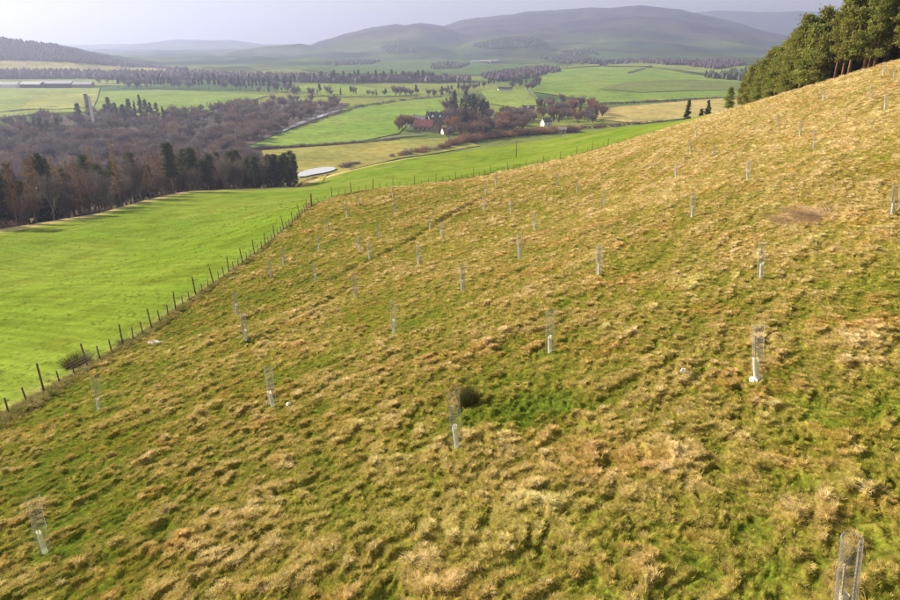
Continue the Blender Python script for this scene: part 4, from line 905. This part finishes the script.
# white scraps, rush clump, scrub by the fence
def scrap(px, py, s, label):
    rs = random.Random(px); mb = MB(); V = []
    for k in range(7): V.append((s * math.cos(k * .9) * rs.uniform(.6, 1.2), s * .7 * math.sin(k * .9) * rs.uniform(.6, 1.2), 0.05 * rs.random()))
    V += [(v[0] * .6, v[1] * .6, v[2] + 0.07 + .05 * rs.random()) for v in V]; V.append((0, 0, .13))
    mb.add(V, [(k, (k + 1) % 7, 7 + (k + 1) % 7, 7 + k) for k in range(7)] + [(7 + k, 7 + (k + 1) % 7, 14) for k in range(7)])
    o = link('white_scrap', mb.mesh('white_scrap'), None, M['tube_w']); p = at(px, py); h = rough(p[0], p[1], math.hypot(p[0], p[1]))[0]; o.location = (p[0], p[1], p[2] + max(0, float(h)) + 0.13); tag(o, label, 'scrap')
scrap(682, 382, 0.10, 'small white scrap lying alone in grass left of the wide guard'); scrap(289, 409, 0.10, 'small white scrap right of a tree guard on the left'); scrap(267, 407, 0.06, 'tiny white scrap at the left foot of a tree guard')
M['rush'] = mat('rush', (0.06, 0.09, 0.02), 0.7, 0.4, 3.0, translucent=0.2, rgb2=(0.14, 0.10, 0.03))
M['bracken'] = mat('bracken', (0.42, 0.29, 0.18), 0.9, 0.3, 3.0, translucent=0.3)
def rush(name, px, py, H, W, n, label, mt='rush', cat='rush', dens=0.016):
    rs = np.random.RandomState(px); a = rs.rand(n) * 6.283; q = np.sqrt(rs.rand(n)); p0 = np.c_[np.cos(a) * q * W * .5, np.sin(a) * q * W * .5, np.full(n, -.1)]
    p1 = p0 + np.c_[np.cos(a) * q * W * .65, np.sin(a) * q * W * .65, H * (0.55 + .5 * rs.rand(n)) * (1.1 - .35 * q)] + rs.normal(0, .04, (n, 3)); v, f = slivers(p0, p1, dens, rs)
    o = link(name, mesh_np(name, v, f, False), None, M[mt]); p = at(px, py); o.location = (p[0], p[1], p[2] + .05); return tag(o, label, cat)
rush('rush_clump', 468, 407, 0.98, 0.38, 1500, 'dark upright rush clump casting a shadow on the green patch')
rush('bramble_bush', 78, 365, 0.9, 1.2, 900, 'dark low bramble at the fence foot near its near end', 'rush', 'shrub', 0.03)
rush('bramble_bush', 128, 345, 0.6, 0.9, 600, 'smaller dark bramble at the fence foot further along', 'rush', 'shrub', 0.03)
rush('bracken_patch', 834, 217, 0.32, 3.4, 900, 'reddish brown patch of dead bracken on the right slope', 'bracken', 'bracken', 0.02)
rush('bracken_patch', 800, 221, 0.3, 2.4, 380, 'smaller reddish patch of dead bracken left of the larger one', 'bracken', 'bracken', 0.02)
pd = at(155, 345); pool = MB().add([(0.5 * math.cos(k * .4488) * (1 + .3 * math.sin(k * 2.3)), 0.3 * math.sin(k * .4488) * (1 + .3 * math.cos(k * 1.7)), 0) for k in range(14)], [tuple(range(14))]).mesh('puddle')
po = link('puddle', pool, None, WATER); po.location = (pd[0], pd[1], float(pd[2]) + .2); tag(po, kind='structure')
pp = at(516, 157); pole = empty('telegraph_pole', pp); tag(pole, 'thin wooden telegraph pole standing on the far pasture', 'pole')
mb = MB(); mb.tube([(0, 0, -.5), (0, 0, 4), (0, 0, 8)], [.16, .14, .11], 8); link('shaft', mb.mesh('shaft', True), pole, M['post'])
mb = MB(); mb.box(0, 0, 7.4, 1.6, .1, .12); link('crossarm', mb.mesh('crossarm'), pole, M['post'])

# ------------------------------------------------------------------ buildings
M['white_wall'] = mat('white_render', (0.74, 0.73, 0.70), 0.9, 0.1, 0.5); M['stone_wall'] = mat('stone_wall', (0.27, 0.22, 0.18), 0.9, 0.3, 0.8); M['slate'] = mat('slate', (0.075, 0.08, 0.10), 0.6, 0.3, 0.7)
M['red_roof'] = mat('red_tile', (0.21, 0.075, 0.065), 0.8, 0.3, 0.7); M['glass'] = mat('window_glass', (0.03, 0.035, 0.04), 0.1, 0.2, 2.0, spec=0.6); M['grey_roof'] = mat('sheet_roof', (0.36, 0.38, 0.42), 0.5, 0.2, 0.2); M['dark_wood'] = mat('dark_boards', (0.09, 0.075, 0.065), 0.9, 0.3, 1.0)
def house(name, px, py, w, d, h, rh, rz, wall, roof, label, cat='house', chim=2, wins=4, dorm=0, r=None):
    p = at(px, py) if r is None else at_r(px, r); root = empty(name, p, math.radians(rz)); tag(root, label, cat)
    mb = MB(); mb.box(0, 0, -1.5, w, d, h + 1.5); mb.add([(-w / 2, -d / 2, h), (-w / 2, d / 2, h), (-w / 2, 0, h + rh), (w / 2, -d / 2, h), (w / 2, d / 2, h), (w / 2, 0, h + rh)], [(0, 1, 2), (3, 5, 4)]); link('wall', mb.mesh('wall'), root, M[wall])
    ov = 0.4; k = rh / (d / 2); mb = MB()
    for s in (-1, 1):
        y1 = s * (d / 2 + ov); z1 = h - ov * k + 0.05; V = [(-w / 2 - ov, y1, z1), (w / 2 + ov, y1, z1), (w / 2 + ov, 0, h + rh + .05), (-w / 2 - ov, 0, h + rh + .05)]
        V += [(a, b, c + .22) for a, b, c in V]; mb.add(V, [(0, 1, 2, 3), (4, 5, 6, 7), (0, 1, 5, 4), (1, 2, 6, 5), (2, 3, 7, 6), (3, 0, 4, 7)])
    ro = link('roof', mb.mesh('roof'), root, M[roof])
    for i in range(chim):
        mb = MB(); mb.box((-1 if i == 0 else 1) * (w / 2 - .8), 0, h + rh - .6, 1.0, .9, 1.9); link('chimney', mb.mesh('chimney'), ro, M['stone_wall'])
    for i in range(wins):
        x = -w / 2 + w * (i + .5) / max(1, wins); mb = MB(); mb.box(x, -d / 2 - .03, h * .35, 1.2, .12, min(1.5, h * .45)); link('window', mb.mesh('window'), root, M['glass'])
    if wins: mb = MB(); mb.box(w * 0.08, -d / 2 - .04, 0, 1.0, .14, 2.0); link('door', mb.mesh('door'), root, M['dark_wood'])
    for i in range(dorm):             # gabled dormers
        x = -w / 2 + w * (i + .5) / dorm; gw, gh = 2.4, 1.5; y0 = -d / 2 - .12; mb = MB(); V = [(x - gw / 2, y0, h - .2), (x + gw / 2, y0, h - .2), (x + gw / 2, y0, h + gh), (x, y0, h + gh + 1.3), (x - gw / 2, y0, h + gh)]
        V += [(a, -0.4, c) for a, b, c in V]; mb.add(V, [(0, 1, 2, 3, 4), (5, 9, 8, 7, 6), (1, 6, 7, 2), (2, 7, 8, 3), (3, 8, 9, 4), (4, 9, 5, 0)]); dm = link('dormer', mb.mesh('dormer'), root, M['white_wall'])
        mb = MB(); mb.box(x, y0 - .02, h + .2, 1.1, .1, 1.1); link('window', mb.mesh('window'), dm, M['glass'])
    return root
house('villa', 440, 123.5, 24, 10, 6.5, 5.0, 8, 'stone_wall', 'slate', 'slate roofed house with white gabled dormers behind the red roof', chim=2, wins=5, dorm=3)
house('lodge', 424, 130.5, 19, 11, 5, 5.5, -12, 'stone_wall', 'red_roof', 'large red roofed building at the edge of the village', chim=0, wins=4)
house('barn', 420, 124, 16, 8, 5, 4, -30, 'stone_wall', 'slate', 'dark roofed house tucked left behind the red roof', chim=2, wins=3)
house('annexe', 437, 132, 12, 8, 4, 4, 70, 'stone_wall', 'red_roof', 'smaller red roofed wing beside the large red roof', chim=0, wins=3)
house('cottage', 411, 126, 9, 6, 4, 3.0, 60, 'white_wall', 'slate', 'white gabled cottage left of the red roofed building', chim=1, wins=2)
house('cottage', 446, 134, 8, 6, 3.4, 2.8, 25, 'white_wall', 'red_roof', 'small white house with red roof right of the red roofed wing', chim=1, wins=2)
house('cottage', 432, 119.5, 12, 7, 5, 3.6, -8, 'white_wall', 'slate', 'pale house peeping over the slate roof with dormers', chim=2, wins=3)
house('cottage', 470, 127, 9, 6, 4, 3, 15, 'white_wall', 'slate', 'pale house among the tall trees right of the red roofs', chim=1, wins=2)
house('cottage', 452, 131, 9, 6, 3.5, 2.6, -5, 'stone_wall', 'slate', 'low stone house right of the red roof, half hidden by trees', chim=1, wins=3)
house('cottage', 490, 116, 8, 6, 4, 3.0, 10, 'white_wall', 'slate', 'little white house showing between the village trees', chim=1, wins=2)
house('cottage', 528, 111.5, 15, 7, 4, 3.2, 4, 'white_wall', 'slate', 'pale house with slate roof below the knoll field', chim=2, wins=4, dorm=1)
house('cottage', 546, 126, 10, 7, 4.4, 3.8, 30, 'white_wall', 'slate', 'bright white cottage in front of the right hand grove', chim=1, wins=2)
house('cottage', 562, 132.5, 8, 5, 3, 2, -10, 'white_wall', 'grey_roof', 'small pale shed by the track right of the white cottage', 'shed', 0, 2)
house('long_house', 505, 91, 24, 8, 4, 3, 3, 'white_wall', 'slate', 'long white building in front of the copse', chim=2, wins=6)
for i, (px, py, w, h, l) in enumerate(((8, 87.5, 46, 6, 'leftmost pale sheet roofed farm shed across the valley'), (34, 87.8, 40, 7, 'dark fronted farm shed in the middle of the far left farm'), (58, 87.6, 60, 8, 'longest grey roofed farm shed of the far left farm'), (84, 87.8, 34, 7, 'right end farm shed beside the shelter belt'))):
    house('farm_shed', px, py, w, 22, h, 4.5, (4, -6, 2, 8)[i], ('white_wall', 'dark_wood', 'dark_wood', 'stone_wall')[i], 'grey_roof', l, 'shed', 0, 0)
for i, (px, py, l) in enumerate(((476, 63, 'left shed of the far blue grey farm below the wooded knoll'), (485, 62.6, 'middle shed of the far blue grey farm below the wooded knoll'), (494, 62.2, 'right shed of the far blue grey farm below the wooded knoll'))):
    house('farm_shed', px, py, 36, 20, 6, 4, (5, -4, 12)[i], 'stone_wall', 'grey_roof', l, 'shed', 0, 0)
tp = at_r(79, 800); tw = empty('stone_tower', tp, math.radians(20)); tag(tw, 'tall narrow tower rising out of the bare valley wood', 'tower')
def taper(z0, z1, a, b, cx=0):
    V = [(cx + sx * q, sy * q, z) for z, q in ((z0, a), (z1, b)) for sx, sy in ((-1, -1), (1, -1), (1, 1), (-1, 1))]; return MB().add(V, [(3, 2, 1, 0), (4, 5, 6, 7), (0, 1, 5, 4), (1, 2, 6, 5), (2, 3, 7, 6), (3, 0, 4, 7)])
link('shaft', taper(-2, 34, 1.7, 1.5).mesh('shaft'), tw, mat('tower_stone', (0.36, 0.31, 0.27), 0.9, 0.3, 0.6)); link('stair_shaft', taper(-2, 33, 1.3, 1.1, 2.9).mesh('stair_shaft'), tw, M['white_wall'])
mb = MB(); mb.box(0, 0, 34.02, 3.4, 3.4, 0.9); link('cap', mb.mesh('cap'), tw, M['stone_wall'])
for k in range(3): mb = MB(); mb.box(0, -1.78 + .06 * k, 8 + 7 * k, .9, .5, 2.2); link('window', mb.mesh('window'), tw, M['glass'])

# ------------------------------------------------------------------ haze over the valley
hz = MB(); hz.box(0, 5700, -104, 20000, 14600, 104 + 400); ho = link('haze', hz.mesh('haze')); tag(ho, 'thin pale winter haze filling the valley', 'haze', kind='stuff')
hm = bpy.data.materials.new('haze'); hm.use_nodes = True; nt = hm.node_tree; nt.nodes.remove(nt.nodes['Principled BSDF'])
pv = nt.nodes.new('ShaderNodeVolumePrincipled'); pv.inputs['Color'].default_value = (0.37, 0.44, 0.69, 1); pv.inputs['Density'].default_value = 1.8e-4; pv.inputs['Anisotropy'].default_value = 0.38
nt.links.new(pv.outputs[0], nt.nodes['Material Output'].inputs['Volume']); hm.cycles.homogeneous_volume = True; hm.cycles.volume_sampling = 'DISTANCE'; ho.data.materials.append(hm); ho.display_type = 'WIRE'
